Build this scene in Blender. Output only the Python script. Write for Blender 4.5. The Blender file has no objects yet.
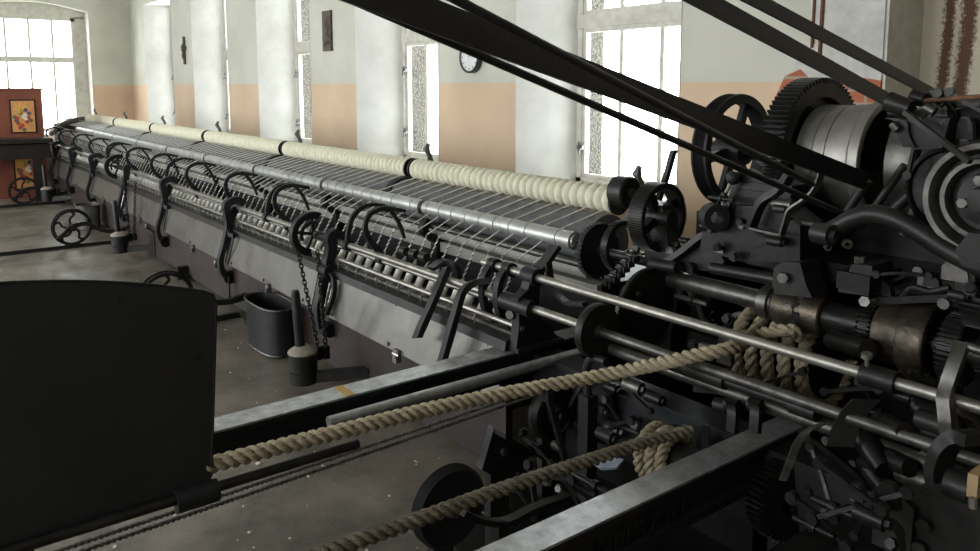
import bpy, bmesh, math, random
from mathutils import Vector, Matrix
random.seed(7)
sc = bpy.context.scene
COL = sc.collection
PI = math.pi

# ------------------------------------------------------------------ camera
FPX, CX, CY, HOR, EYE = 785.0, 490.0, 183.0, 86.0, 1.6
PITCH = math.atan((CY - HOR) / FPX)
YAW = math.atan(605.0 / (FPX / math.cos(PITCH)))
FWD = Vector((-math.cos(YAW) * math.cos(PITCH), math.sin(YAW) * math.cos(PITCH), -math.sin(PITCH)))
RGT = Vector((math.sin(YAW), math.cos(YAW), 0.0))
UPV = RGT.cross(FWD)
EYEP = Vector((0, 0, EYE))
cam = bpy.data.cameras.new('camera')
cam.sensor_fit = 'HORIZONTAL'
cam.sensor_width = 36.0
cam.lens = FPX / 980.0 * 36.0
cam.shift_y = -(551 / 2.0 - CY) / 980.0
cam.clip_start = 0.05
cam.clip_end = 200
camo = bpy.data.objects.new('camera', cam)
COL.objects.link(camo)
camo.matrix_world = Matrix.Translation(EYEP) @ Matrix((RGT, UPV, -FWD)).transposed().to_4x4()
sc.camera = camo

# ------------------------------------------------------------------ world, exposure, light
world = bpy.data.worlds.new('world')
sc.world = world
world.use_nodes = True
bg = world.node_tree.nodes['Background']
bg.inputs[0].default_value = (0.92, 0.96, 1.0, 1)
bg.inputs[1].default_value = 9.0
sc.view_settings.view_transform = 'Standard'
sc.view_settings.look = 'None'
sc.view_settings.gamma = 1.0
sc.view_settings.use_curve_mapping = False
sc.view_settings.exposure = 0.68
sc.cycles.use_denoising = True
sc.cycles.max_bounces = 10
sc.cycles.diffuse_bounces = 6
sc.cycles.transparent_max_bounces = 12
sc.cycles.caustics_reflective = False
sc.cycles.caustics_refractive = False

def portal(loc, rot, w, h):
    l = bpy.data.lights.new('window_portal', 'AREA')
    l.shape = 'RECTANGLE'
    l.size, l.size_y = w, h
    l.cycles.is_portal = True
    o = bpy.data.objects.new('window_portal', l)
    COL.objects.link(o)
    o.location = loc
    o.rotation_euler = rot

WY = 4.4                 # inner face of the window wall
XL = -18.9               # far end wall
XR = 3.2                 # wall to the right of the headstock
YF = -4.6                # wall behind the camera
ZC = 3.75                # ceiling
OPEN = [(-5.377, -3.573), (-8.34, -6.60), (-11.40, -9.58), (-14.48, -12.67), (-17.69, -15.72)]
SILL, HEAD = 0.73, 3.28
WIN_Y = WY + 0.5
SPL = 0.285
for a, b in OPEN:
    portal(((a + b) / 2, WIN_Y + 0.5, (SILL + HEAD) / 2), (-PI / 2, 0, 0), b - a - 2 * SPL, HEAD - SILL)
FARW = (1.62, 3.36, 0.62, 3.06)      # far window: y0, y1, z0, z1
portal((XL - 0.9, (FARW[0] + FARW[1]) / 2, (FARW[2] + FARW[3]) / 2), (0, -PI / 2, 0), FARW[3] - FARW[2], FARW[1] - FARW[0])
FRONT = [(-14.2, -12.2), (-11.1, -9.0), (-8.0, -6.2), (-4.9, -3.1), (-1.8, 0.0)]
FSILL = {-14.2: 0.55, -11.1: 0.55, -8.0: 0.7, -4.9: 1.35, -1.8: 1.35}
for a, b in FRONT:
    portal(((a + b) / 2, YF - 0.3, (FSILL[a] + 3.2) / 2), (PI / 2, 0, 0), b - a, 3.2 - FSILL[a])

# ------------------------------------------------------------------ pixel helpers (a photo pixel into the place)
def ray(u, v):
    return FWD + RGT * ((u - CX) / FPX) + UPV * ((CY - v) / FPX)
def ay(u, v, Y):
    d = ray(u, v); return EYEP + d * (Y / d.y)
def ax(u, v, X):
    d = ray(u, v); return EYEP + d * (X / d.x)
def az(u, v, Z):
    d = ray(u, v); return EYEP + d * ((Z - EYE) / d.z)

# ------------------------------------------------------------------ materials
MATS = {}
def mat(name, col, rough=0.6, metal=0.0, col2=None, scale=6.0, detail=6.0, bump=0.0, bscale=40.0, rvar=0.0, lo=0.35, hi=0.65, spec=0.5):
    m = bpy.data.materials.new(name)
    m.use_nodes = True
    nt = m.node_tree
    b = nt.nodes['Principled BSDF']
    b.inputs['Roughness'].default_value = rough
    b.inputs['Metallic'].default_value = metal
    b.inputs['Specular IOR Level'].default_value = spec
    tc = nt.nodes.new('ShaderNodeTexCoord')
    if col2 is None:
        col2 = tuple(c * 0.7 for c in col)
    n = nt.nodes.new('ShaderNodeTexNoise')
    n.inputs['Scale'].default_value = scale
    n.inputs['Detail'].default_value = detail
    n.inputs['Roughness'].default_value = 0.65
    nt.links.new(tc.outputs['Object'], n.inputs['Vector'])
    r = nt.nodes.new('ShaderNodeValToRGB')
    r.color_ramp.elements[0].position = lo
    r.color_ramp.elements[1].position = hi
    r.color_ramp.elements[0].color = (*col2, 1)
    r.color_ramp.elements[1].color = (*col, 1)
    nt.links.new(n.outputs['Fac'], r.inputs['Fac'])
    nt.links.new(r.outputs['Color'], b.inputs['Base Color'])
    if rvar:
        mr = nt.nodes.new('ShaderNodeMapRange')
        mr.inputs['To Min'].default_value = max(0.05, rough - rvar)
        mr.inputs['To Max'].default_value = min(1, rough + rvar)
        n2 = nt.nodes.new('ShaderNodeTexNoise')
        n2.inputs['Scale'].default_value = scale * 2.3
        nt.links.new(tc.outputs['Object'], n2.inputs['Vector'])
        nt.links.new(n2.outputs['Fac'], mr.inputs['Value'])
        nt.links.new(mr.outputs['Result'], b.inputs['Roughness'])
    if bump:
        n3 = nt.nodes.new('ShaderNodeTexNoise')
        n3.inputs['Scale'].default_value = bscale
        n3.inputs['Detail'].default_value = 4
        nt.links.new(tc.outputs['Object'], n3.inputs['Vector'])
        bp = nt.nodes.new('ShaderNodeBump')
        bp.inputs['Strength'].default_value = bump
        bp.inputs['Distance'].default_value = 0.01
        nt.links.new(n3.outputs['Fac'], bp.inputs['Height'])
        nt.links.new(bp.outputs['Normal'], b.inputs['Normal'])
    MATS[name] = m
    return m

mat('cast_iron', (0.024, 0.0225, 0.020), 0.42, 0.25, (0.009, 0.009, 0.009), 14, bump=0.06, bscale=120, rvar=0.12, spec=0.32)
mat('oily_iron', (0.013, 0.012, 0.0105), 0.36, 0.15, (0.005, 0.005, 0.005), 18, bump=0.08, bscale=70, rvar=0.15, spec=0.28)
mat('black_paint', (0.012, 0.0125, 0.014), 0.55, 0.0, (0.008, 0.008, 0.009), 5, bump=0.08, bscale=60, spec=0.35)
mat('guard_paint', (0.021, 0.0225, 0.0235), 0.60, 0.0, (0.013, 0.014, 0.015), 3, bump=0.10, bscale=25, spec=0.35)
mat('belt_leather', (0.017, 0.018, 0.020), 0.42, 0.0, (0.007, 0.007, 0.008), 8, bump=0.15, bscale=80)
mat('worn_steel', (0.42, 0.41, 0.38), 0.30, 0.9, (0.20, 0.19, 0.17), 20, rvar=0.12)
mat('rod_steel', (0.34, 0.325, 0.285), 0.42, 0.8, (0.22, 0.21, 0.185), 12, rvar=0.06)
mat('arm_paint', (0.10, 0.10, 0.092), 0.5, 0.2)
mat('dull_steel', (0.15, 0.143, 0.13), 0.42, 0.8, (0.06, 0.057, 0.052), 16, rvar=0.12)
mat('roller_steel', (0.50, 0.505, 0.48), 0.42, 0.6, (0.34, 0.345, 0.325), 9, rvar=0.10)
mat('drum_steel', (0.30, 0.29, 0.26), 0.46, 0.7, (0.20, 0.19, 0.17), 7, rvar=0.12)
mat('beam_steel', (0.58, 0.59, 0.61), 0.36, 0.75, (0.33, 0.335, 0.345), 22, rvar=0.14)
mat('oily_brass', (0.105, 0.085, 0.060), 0.42, 0.75, (0.030, 0.026, 0.021), 13, bump=0.2, bscale=70, rvar=0.15)
mat('cover_zinc', (0.128, 0.124, 0.108), 0.38, 0.5, (0.085, 0.082, 0.072), 5, bump=0.05, bscale=30, rvar=0.10)
mat('maroon_wood', (0.030, 0.0165, 0.014), 0.5, 0.0, (0.016, 0.0105, 0.0095), 5, rvar=0.1, bump=0.05)
mat('grey_board', (0.34, 0.325, 0.285), 0.6, 0.0, (0.24, 0.228, 0.20), 6)
mat('drum_grey', (0.15, 0.152, 0.155), 0.5, 0.3, (0.09, 0.092, 0.095), 30)
mat('sliver_wool', (0.72, 0.70, 0.54), 0.9, 0.0, (0.60, 0.585, 0.44), 26, bump=0.35, bscale=160, spec=0.1)
mat('white_yarn', (0.82, 0.81, 0.75), 0.85, 0.0, (0.66, 0.65, 0.58), 40, bump=0.2, bscale=200, spec=0.1)
mat('rope_hemp', (0.42, 0.36, 0.25), 0.9, 0.0, (0.26, 0.22, 0.145), 30, bump=0.5, bscale=220, spec=0.1)
mat('grey_rope', (0.22, 0.19, 0.14), 0.9, 0.0, (0.10, 0.088, 0.068), 30, bump=0.5, bscale=220, spec=0.1)
mat('cord_grey', (0.20, 0.19, 0.17), 0.85, 0.0, (0.09, 0.086, 0.077), 60, bump=0.3, bscale=200)
mat('window_paint', (0.60, 0.585, 0.52), 0.55, 0.0, (0.46, 0.44, 0.37), 9, bump=0.1)
mat('reveal_plaster', (0.63, 0.615, 0.575), 0.85, 0.0, (0.54, 0.525, 0.485), 3, bump=0.15, bscale=12)
mat('rough_plaster', (0.60, 0.60, 0.55), 0.95, 0.0, (0.48, 0.475, 0.43), 9, bump=0.8, bscale=25)
mat('niche_plaster', (0.56, 0.50, 0.40), 0.9, 0.0, (0.46, 0.41, 0.32), 5, bump=0.3, bscale=25)
mat('rust', (0.19, 0.085, 0.040), 0.95, 0.0, (0.085, 0.045, 0.028), 22, bump=0.4)
mat('ceiling_paint', (0.62, 0.61, 0.57), 0.9)
mat('red_brown_paint', (0.21, 0.062, 0.030), 0.5, 0.0, (0.15, 0.042, 0.022), 5)
mat('ochre_paint', (0.62, 0.30, 0.10), 0.55, 0.0, (0.50, 0.22, 0.07), 9)
mat('gold_paint', (0.72, 0.50, 0.08), 0.5)
mat('petal_red', (0.42, 0.05, 0.03), 0.6)
mat('petal_blue', (0.06, 0.08, 0.13), 0.6)
mat('petal_cream', (0.75, 0.66, 0.48), 0.6)
mat('leaf_green', (0.10, 0.13, 0.06), 0.6)
mat('dark_wood', (0.022, 0.015, 0.012), 0.6, 0.0, (0.012, 0.009, 0.008), 7, spec=0.25)
mat('plaque_wood', (0.115, 0.085, 0.060), 0.6, 0.0, (0.035, 0.027, 0.022), 30, bump=0.9, bscale=45)
mat('clock_face', (0.78, 0.79, 0.77), 0.4)
mat('clock_rim', (0.06, 0.062, 0.066), 0.4, 0.3)
mat('bare_wood', (0.42, 0.29, 0.15), 0.7)
mat('pale_blue', (0.50, 0.56, 0.68), 0.85, 0.0, (0.36, 0.41, 0.52), 12)
mat('tub_iron', (0.030, 0.031, 0.033), 0.42, 0.4, (0.016, 0.016, 0.018), 7, rvar=0.1)
mat('old_tub', (0.10, 0.092, 0.080), 0.6, 0.2, (0.05, 0.046, 0.04), 12)
mat('weight_putty', (0.28, 0.25, 0.19), 0.7, 0.0, (0.17, 0.15, 0.12), 20)
mat('yellow_mark', (0.55, 0.36, 0.10), 0.6)

def floor_mat():
    m = bpy.data.materials.new('floor_concrete'); m.use_nodes = True
    nt = m.node_tree; b = nt.nodes['Principled BSDF']
    tc = nt.nodes.new('ShaderNodeTexCoord')
    def noise(s, d, r=0.6):
        n = nt.nodes.new('ShaderNodeTexNoise'); n.inputs['Scale'].default_value = s
        n.inputs['Detail'].default_value = d; n.inputs['Roughness'].default_value = r
        nt.links.new(tc.outputs['Object'], n.inputs['Vector']); return n
    def ramp(src, p0, c0, p1, c1):
        r = nt.nodes.new('ShaderNodeValToRGB')
        r.color_ramp.elements[0].position = p0; r.color_ramp.elements[1].position = p1
        r.color_ramp.elements[0].color = (*c0, 1); r.color_ramp.elements[1].color = (*c1, 1)
        nt.links.new(src.outputs['Fac'], r.inputs['Fac']); return r
    base = ramp(noise(1.6, 8, 0.7), 0.36, (0.064, 0.053, 0.039), 0.64, (0.205, 0.180, 0.143))
    dark = ramp(noise(3.5, 6, 0.7), 0.52, (1, 1, 1), 0.68, (0.42, 0.40, 0.37))
    specks = ramp(noise(38, 3, 0.5), 0.70, (0, 0, 0), 0.78, (1, 1, 1))
    mx = nt.nodes.new('ShaderNodeMixRGB'); mx.blend_type = 'MULTIPLY'; mx.inputs[0].default_value = 0.75
    nt.links.new(base.outputs[0], mx.inputs[1]); nt.links.new(dark.outputs[0], mx.inputs[2])
    mx2 = nt.nodes.new('ShaderNodeMixRGB'); mx2.inputs[2].default_value = (0.26, 0.25, 0.22, 1)
    nt.links.new(specks.outputs[0], mx2.inputs[0]); nt.links.new(mx.outputs[0], mx2.inputs[1])
    nt.links.new(mx2.outputs[0], b.inputs['Base Color'])
    rr = nt.nodes.new('ShaderNodeMapRange'); rr.inputs['To Min'].default_value = 0.18; rr.inputs['To Max'].default_value = 0.62
    nt.links.new(noise(2.2, 5).outputs['Fac'], rr.inputs['Value']); nt.links.new(rr.outputs[0], b.inputs['Roughness'])
    bp = nt.nodes.new('ShaderNodeBump'); bp.inputs['Strength'].default_value = 0.35; bp.inputs['Distance'].default_value = 0.01
    nt.links.new(noise(14, 6).outputs['Fac'], bp.inputs['Height']); nt.links.new(bp.outputs[0], b.inputs['Normal'])
    MATS['floor'] = m
floor_mat()

def wall_mat(name, upper, dado, zline=1.628):
    """painted wall: peach dado up to zline, pale grey-green distemper above"""
    m = bpy.data.materials.new(name); m.use_nodes = True
    nt = m.node_tree; b = nt.nodes['Principled BSDF']; b.inputs['Roughness'].default_value = 0.85
    b.inputs['Specular IOR Level'].default_value = 0.25
    tc = nt.nodes.new('ShaderNodeTexCoord')
    sx = nt.nodes.new('ShaderNodeSeparateXYZ'); nt.links.new(tc.outputs['Object'], sx.inputs[0])
    n0 = nt.nodes.new('ShaderNodeTexNoise'); n0.inputs['Scale'].default_value = 6
    nt.links.new(tc.outputs['Object'], n0.inputs['Vector'])
    ad = nt.nodes.new('ShaderNodeMath'); ad.operation = 'MULTIPLY_ADD'; ad.inputs[1].default_value = 0.012
    nt.links.new(n0.outputs['Fac'], ad.inputs[0]); nt.links.new(sx.outputs['Z'], ad.inputs[2])
    gt = nt.nodes.new('ShaderNodeMath'); gt.operation = 'GREATER_THAN'; gt.inputs[1].default_value = zline + 0.006
    nt.links.new(ad.outputs[0], gt.inputs[0])
    n = nt.nodes.new('ShaderNodeTexNoise'); n.inputs['Scale'].default_value = 1.3; n.inputs['Detail'].default_value = 7
    nt.links.new(tc.outputs['Object'], n.inputs['Vector'])
    cols = []
    for c in (dado, upper):
        r = nt.nodes.new('ShaderNodeValToRGB')
        r.color_ramp.elements[0].position = 0.32; r.color_ramp.elements[1].position = 0.62
        r.color_ramp.elements[0].color = (*[k * 0.86 for k in c], 1); r.color_ramp.elements[1].color = (*c, 1)
        nt.links.new(n.outputs['Fac'], r.inputs['Fac']); cols.append(r)
    mx = nt.nodes.new('ShaderNodeMixRGB')
    nt.links.new(gt.outputs[0], mx.inputs[0]); nt.links.new(cols[0].outputs[0], mx.inputs[1]); nt.links.new(cols[1].outputs[0], mx.inputs[2])
    nt.links.new(mx.outputs[0], b.inputs['Base Color'])
    bp = nt.nodes.new('ShaderNodeBump'); bp.inputs['Strength'].default_value = 0.2; bp.inputs['Distance'].default_value = 0.01
    n2 = nt.nodes.new('ShaderNodeTexNoise'); n2.inputs['Scale'].default_value = 18; n2.inputs['Detail'].default_value = 5
    nt.links.new(tc.outputs['Object'], n2.inputs['Vector']); nt.links.new(n2.outputs['Fac'], bp.inputs['Height'])
    nt.links.new(bp.outputs[0], b.inputs['Normal'])
    MATS[name] = m
wall_mat('wall_distemper', (0.58, 0.575, 0.49), (0.67, 0.50, 0.345))

def niche_mat():
    """cream plaster with two speckled rust runs that keep to their place on the wall"""
    m = bpy.data.materials.new('rust_stained_plaster'); m.use_nodes = True
    nt = m.node_tree; b = nt.nodes['Principled BSDF']; b.inputs['Roughness'].default_value = 0.9
    L = nt.links.new
    tc = nt.nodes.new('ShaderNodeTexCoord'); sx = nt.nodes.new('ShaderNodeSeparateXYZ'); L(tc.outputs['Object'], sx.inputs[0])
    def math_(op, a, bb):
        n = nt.nodes.new('ShaderNodeMath'); n.operation = op
        for k, v in enumerate((a, bb)):
            if isinstance(v, (int, float)): n.inputs[k].default_value = v
            else: L(v, n.inputs[k])
        return n.outputs[0]
    def noise(sc_, d):
        n = nt.nodes.new('ShaderNodeTexNoise'); n.inputs['Scale'].default_value = sc_; n.inputs['Detail'].default_value = d
        n.inputs['Roughness'].default_value = 0.7
        L(tc.outputs['Object'], n.inputs['Vector']); return n.outputs['Fac']
    wob = math_('MULTIPLY', math_('SUBTRACT', noise(6, 4), 0.5), 0.05)
    tilt = math_('MULTIPLY', math_('SUBTRACT', sx.outputs['Z'], 2.07), 0.045)
    px = math_('ADD', math_('SUBTRACT', sx.outputs['X'], tilt), wob)
    runs = None
    for c, w in ((-2.003, 0.027), (-1.905, 0.036)):
        d = math_('DIVIDE', math_('ABSOLUTE', math_('SUBTRACT', px, c), 0), w)
        f = math_('SUBTRACT', 1.55, d)
        runs = f if runs is None else math_('MAXIMUM', runs, f)
    v = math_('ADD', runs, math_('MULTIPLY', math_('SUBTRACT', noise(55, 5), 0.5), 3.2))
    spots = math_('MULTIPLY', math_('SUBTRACT', noise(40, 2), 0.66), 9.0)
    v = math_('MAXIMUM', v, spots)
    r = nt.nodes.new('ShaderNodeValToRGB')
    e = r.color_ramp.elements
    e[0].position = 0.15; e[0].color = (0.60, 0.54, 0.42, 1); e[1].position = 0.85; e[1].color = (0.115, 0.060, 0.034, 1)
    L(v, r.inputs['Fac']); L(r.outputs[0], b.inputs['Base Color'])
    MATS['rust_stained_plaster'] = m
niche_mat()

def roughcast_mat():
    m = bpy.data.materials.new('roughcast'); m.use_nodes = True
    nt = m.node_tree; b = nt.nodes['Principled BSDF']; b.inputs['Roughness'].default_value = 0.95
    tc = nt.nodes.new('ShaderNodeTexCoord')
    v = nt.nodes.new('ShaderNodeTexVoronoi'); v.inputs['Scale'].default_value = 42
    nt.links.new(tc.outputs['Object'], v.inputs['Vector'])
    r = nt.nodes.new('ShaderNodeValToRGB')
    r.color_ramp.elements[0].color = (0.125, 0.112, 0.088, 1); r.color_ramp.elements[1].color = (0.040, 0.035, 0.028, 1)
    r.color_ramp.elements[1].position = 0.7
    nt.links.new(v.outputs['Distance'], r.inputs['Fac']); nt.links.new(r.outputs[0], b.inputs['Base Color'])
    bp = nt.nodes.new('ShaderNodeBump'); bp.inputs['Strength'].default_value = 0.8; bp.inputs['Distance'].default_value = 0.02; bp.invert = True
    nt.links.new(v.outputs['Distance'], bp.inputs['Height']); nt.links.new(bp.outputs[0], b.inputs['Normal'])
    MATS['roughcast'] = m
roughcast_mat()

def brick_mat():
    m = bpy.data.materials.new('bare_brick'); m.use_nodes = True
    nt = m.node_tree; b = nt.nodes['Principled BSDF']; b.inputs['Roughness'].default_value = 0.9
    tc = nt.nodes.new('ShaderNodeTexCoord')
    mp = nt.nodes.new('ShaderNodeMapping'); mp.inputs['Rotation'].default_value = (PI / 2, 0, 0)
    nt.links.new(tc.outputs['Object'], mp.inputs[0])
    br = nt.nodes.new('ShaderNodeTexBrick')
    br.inputs['Color1'].default_value = (0.42, 0.135, 0.065, 1); br.inputs['Color2'].default_value = (0.30, 0.10, 0.055, 1)
    br.inputs['Mortar'].default_value = (0.36, 0.30, 0.23, 1)
    br.inputs['Scale'].default_value = 1.0; br.inputs['Brick Width'].default_value = 0.25
    br.inputs['Row Height'].default_value = 0.075; br.inputs['Mortar Size'].default_value = 0.008
    nt.links.new(mp.outputs[0], br.inputs['Vector']); nt.links.new(br.outputs['Color'], b.inputs['Base Color'])
    MATS['bare_brick'] = m
brick_mat()

def glass_mat():
    m = bpy.data.materials.new('window_glass'); m.use_nodes = True
    nt = m.node_tree; nt.nodes.clear()
    o = nt.nodes.new('ShaderNodeOutputMaterial'); t = nt.nodes.new('ShaderNodeBsdfTransparent')
    g = nt.nodes.new('ShaderNodeBsdfGlossy'); g.inputs['Roughness'].default_value = 0.03
    mx = nt.nodes.new('ShaderNodeMixShader'); mx.inputs[0].default_value = 0.05
    t.inputs[0].default_value = (0.96, 0.98, 0.97, 1)
    nt.links.new(t.outputs[0], mx.inputs[1]); nt.links.new(g.outputs[0], mx.inputs[2]); nt.links.new(mx.outputs[0], o.inputs[0])
    MATS['window_glass'] = m
glass_mat()

# ------------------------------------------------------------------ mesh builder
def basis(axis):
    a = Vector(axis).normalized()
    h = Vector((0, 0, 1)) if abs(a.z) < 0.9 else Vector((1, 0, 0))
    u = h.cross(a).normalized()
    return u, a.cross(u).normalized(), a

class MB:
    def __init__(self):
        self.bm = bmesh.new()
    def V(self, p):
        return self.bm.verts.new(p)
    def F(self, vs):
        try:
            return self.bm.faces.new(vs)
        except ValueError:
            return None
    def box(self, c, s, M=None):
        c = Vector(c); hs = [k / 2 for k in s]
        vs = []
        for dx in (-1, 1):
            for dy in (-1, 1):
                for dz in (-1, 1):
                    d = Vector((dx * hs[0], dy * hs[1], dz * hs[2]))
                    vs.append(self.V(c + (M @ d if M is not None else d)))
        for f in ((0, 1, 3, 2), (4, 6, 7, 5), (0, 4, 5, 1), (2, 3, 7, 6), (0, 2, 6, 4), (1, 5, 7, 3)):
            self.F([vs[i] for i in f])
        return self
    def b2(self, lo, hi):
        lo, hi = Vector(lo), Vector(hi)
        return self.box((lo + hi) / 2, hi - lo)
    def bar(self, p0, p1, w, h, up=(0, 0, 1)):
        p0, p1 = Vector(p0), Vector(p1)
        a = (p1 - p0).normalized(); s = a.cross(Vector(up)).normalized(); t = s.cross(a)
        M = Matrix((s, a, t)).transposed()
        return self.box((p0 + p1) / 2, (w, (p1 - p0).length, h), M)
    def cyl(self, p0, p1, r0, r1=None, n=24):
        p0, p1 = Vector(p0), Vector(p1); r1 = r0 if r1 is None else r1
        u, v, a = basis(p1 - p0)
        A = [self.V(p0 + (u * math.cos(2 * PI * i / n) + v * math.sin(2 * PI * i / n)) * r0) for i in range(n)]
        B = [self.V(p1 + (u * math.cos(2 * PI * i / n) + v * math.sin(2 * PI * i / n)) * r1) for i in range(n)]
        for i in range(n):
            j = (i + 1) % n
            self.F((A[i], A[j], B[j], B[i]))
        self.F(A[::-1]); self.F(B)
        return self
    def lathe(self, c, axis, prof, n=32, closed=False):
        """prof: (radius, height along axis) from one end to the other"""
        c = Vector(c); u, v, a = basis(axis)
        rings = []
        for r, h in prof:
            if r < 1e-6:
                rings.append([self.V(c + a * h)])
            else:
                rings.append([self.V(c + a * h + (u * math.cos(2 * PI * i / n) + v * math.sin(2 * PI * i / n)) * r) for i in range(n)])
        prs = list(zip(rings, rings[1:]))
        if closed:
            prs.append((rings[-1], rings[0]))
        for A, B in prs:
            for i in range(n):
                j = (i + 1) % n
                if len(A) == 1 and len(B) == 1: continue
                if len(A) == 1: self.F((A[0], B[j], B[i]))
                elif len(B) == 1: self.F((A[i], A[j], B[0]))
                else: self.F((A[i], A[j], B[j], B[i]))
        if not closed:
            if len(rings[0]) > 1: self.F(rings[0][::-1])
            if len(rings[-1]) > 1: self.F(rings[-1])
        return self
    def ring(self, c, axis, ri, ro, w, n=40):
        return self.lathe(c, axis, [(ri, -w / 2), (ro, -w / 2), (ro, w / 2), (ri, w / 2)], n, closed=True)
    def sphere(self, c, r, n=14, sq=(1, 1, 1)):
        c = Vector(c); k = n // 2
        rings = []
        for j in range(k + 1):
            t = PI * j / k
            if j in (0, k): rings.append([self.V(c + Vector((0, 0, r * math.cos(t) * sq[2])))])
            else: rings.append([self.V(c + Vector((r * math.sin(t) * math.cos(2 * PI * i / n) * sq[0], r * math.sin(t) * math.sin(2 * PI * i / n) * sq[1], r * math.cos(t) * sq[2]))) for i in range(n)])
        for A, B in zip(rings, rings[1:]):
            for i in range(n):
                j = (i + 1) % n
                if len(A) == 1: self.F((A[0], B[i], B[j]))
                elif len(B) == 1: self.F((A[i], B[0], A[j]))
                else: self.F((A[i], B[i], B[j], A[j]))
        return self
    def prism(self, poly, n, d):
        """poly: planar loop of 3-D points, pushed along n by d"""
        n = Vector(n).normalized()
        A = [self.V(Vector(p)) for p in poly]; B = [self.V(Vector(p) + n * d) for p in poly]
        k = len(A)
        for i in range(k):
            j = (i + 1) % k
            self.F((A[i], A[j], B[j], B[i]))
        self.F(A[::-1]); self.F(B)
        return self
    def tube(self, pts, r, n=10, sub=5, closed=False):
        pts = smooth(pts, sub, closed)
        rs = r if isinstance(r, (list, tuple)) else None
        m = len(pts)
        rings = []; pu = None
        for k, p in enumerate(pts):
            a = (pts[min(k + 1, m - 1)] - pts[max(k - 1, 0)])
            if a.length < 1e-9: a = Vector((0, 0, 1))
            a.normalize()
            if pu is None: u, v, _ = basis(a)
            else:
                u = (pu - a * pu.dot(a))
                u = u.normalized() if u.length > 1e-6 else basis(a)[0]
                v = a.cross(u)
            pu = u
            if rs:
                f = k / (m - 1) * (len(rs) - 1); i0 = min(int(f), len(rs) - 2); rr = rs[i0] + (rs[i0 + 1] - rs[i0]) * (f - i0)
            else: rr = r
            rings.append([self.V(p + (u * math.cos(2 * PI * i / n) + v * math.sin(2 * PI * i / n)) * rr) for i in range(n)])
        for A, B in zip(rings, rings[1:]):
            for i in range(n):
                j = (i + 1) % n
                self.F((A[i], A[j], B[j], B[i]))
        self.F(rings[0][::-1]); self.F(rings[-1])
        return self
    def strap(self, pts, w, t, side=(1, 0, 0), sub=5, taper=None, closed=False):
        """flat bar bent along pts; w across the fixed side direction, t in the plane of the bend"""
        pts = smooth(pts, sub, closed); m = len(pts); s = Vector(side).normalized()
        rings = []
        for k, p in enumerate(pts):
            if closed: a = pts[(k + 1) % m] - pts[k - 1]
            else: a = pts[min(k + 1, m - 1)] - pts[max(k - 1, 0)]
            nn = a.cross(s).normalized()
            tt = t
            if taper:
                f = k / (m - 1) * (len(taper) - 1); i0 = min(int(f), len(taper) - 2); tt = t * (taper[i0] + (taper[i0 + 1] - taper[i0]) * (f - i0))
            rings.append([self.V(p + s * (w / 2 * x) + nn * (tt / 2 * y)) for x, y in ((-1, -1), (1, -1), (1, 1), (-1, 1))])
        prs = list(zip(rings, rings[1:]))
        if closed: prs.append((rings[-1], rings[0]))
        for A, B in prs:
            for i in range(4):
                j = (i + 1) % 4
                self.F((A[i], A[j], B[j], B[i]))
        if not closed:
            self.F(rings[0][::-1]); self.F(rings[-1])
        return self
    def gear(self, c, axis, ro, rr, w, teeth, bore):
        c = Vector(c); u, v, a = basis(axis)
        loopo = []
        for i in range(teeth):
            for f, rad in ((0.0, rr), (0.22, rr), (0.36, ro), (0.64, ro), (0.78, rr)):
                t = 2 * PI * (i + f) / teeth
                loopo.append((u * math.cos(t) + v * math.sin(t)) * rad)
        N = len(loopo)
        loopi = [q.normalized() * bore for q in loopo]
        rows = []
        for lp, h in ((loopi, -w / 2), (loopo, -w / 2), (loopo, w / 2), (loopi, w / 2)):
            rows.append([self.V(c + q + a * h) for q in lp])
        for A, B in zip(rows, rows[1:] + rows[:1]):
            for i in range(N):
                j = (i + 1) % N
                self.F((A[i], A[j], B[j], B[i]))
        return self
    def rope(self, pts, R, pitch=0.09, strands=3, sub=10, seg=None, n=7):
        """laid rope: strands twisted round one another along pts"""
        pts = smooth(pts, sub)
        # resample evenly
        L = [0]
        for a, b in zip(pts, pts[1:]): L.append(L[-1] + (b - a).length)
        step = seg or pitch / 9
        m = max(4, int(L[-1] / step))
        P = []; k = 0
        for i in range(m + 1):
            s = L[-1] * i / m
            while k < len(L) - 2 and L[k + 1] < s: k += 1
            f = (s - L[k]) / max(1e-9, L[k + 1] - L[k]); P.append(pts[k].lerp(pts[k + 1], f))
        frames = []; pu = None
        for i, p in enumerate(P):
            a = (P[min(i + 1, m)] - P[max(i - 1, 0)]).normalized()
            u = basis(a)[0] if pu is None else (pu - a * pu.dot(a)).normalized()
            pu = u; frames.append((p, u, a.cross(u)))
        rs = R * 0.57
        for st in range(strands):
            rings = []
            for i, (p, u, v) in enumerate(frames):
                t = 2 * PI * (L[-1] * i / m / pitch + st / strands)
                c = p + (u * math.cos(t) + v * math.sin(t)) * (R - rs) * 1.12
                rings.append([self.V(c + (u * math.cos(2 * PI * q / n) + v * math.sin(2 * PI * q / n)) * rs) for q in range(n)])
            for A, B in zip(rings, rings[1:]):
                for q in range(n):
                    w = (q + 1) % n
                    self.F((A[q], A[w], B[w], B[q]))
            self.F(rings[0][::-1]); self.F(rings[-1])
        return self
    def bolt(self, p, n, r=0.012, h=0.012):
        p = Vector(p); n = Vector(n).normalized()
        return self.cyl(p, p + n * h, r, n=6)
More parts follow.
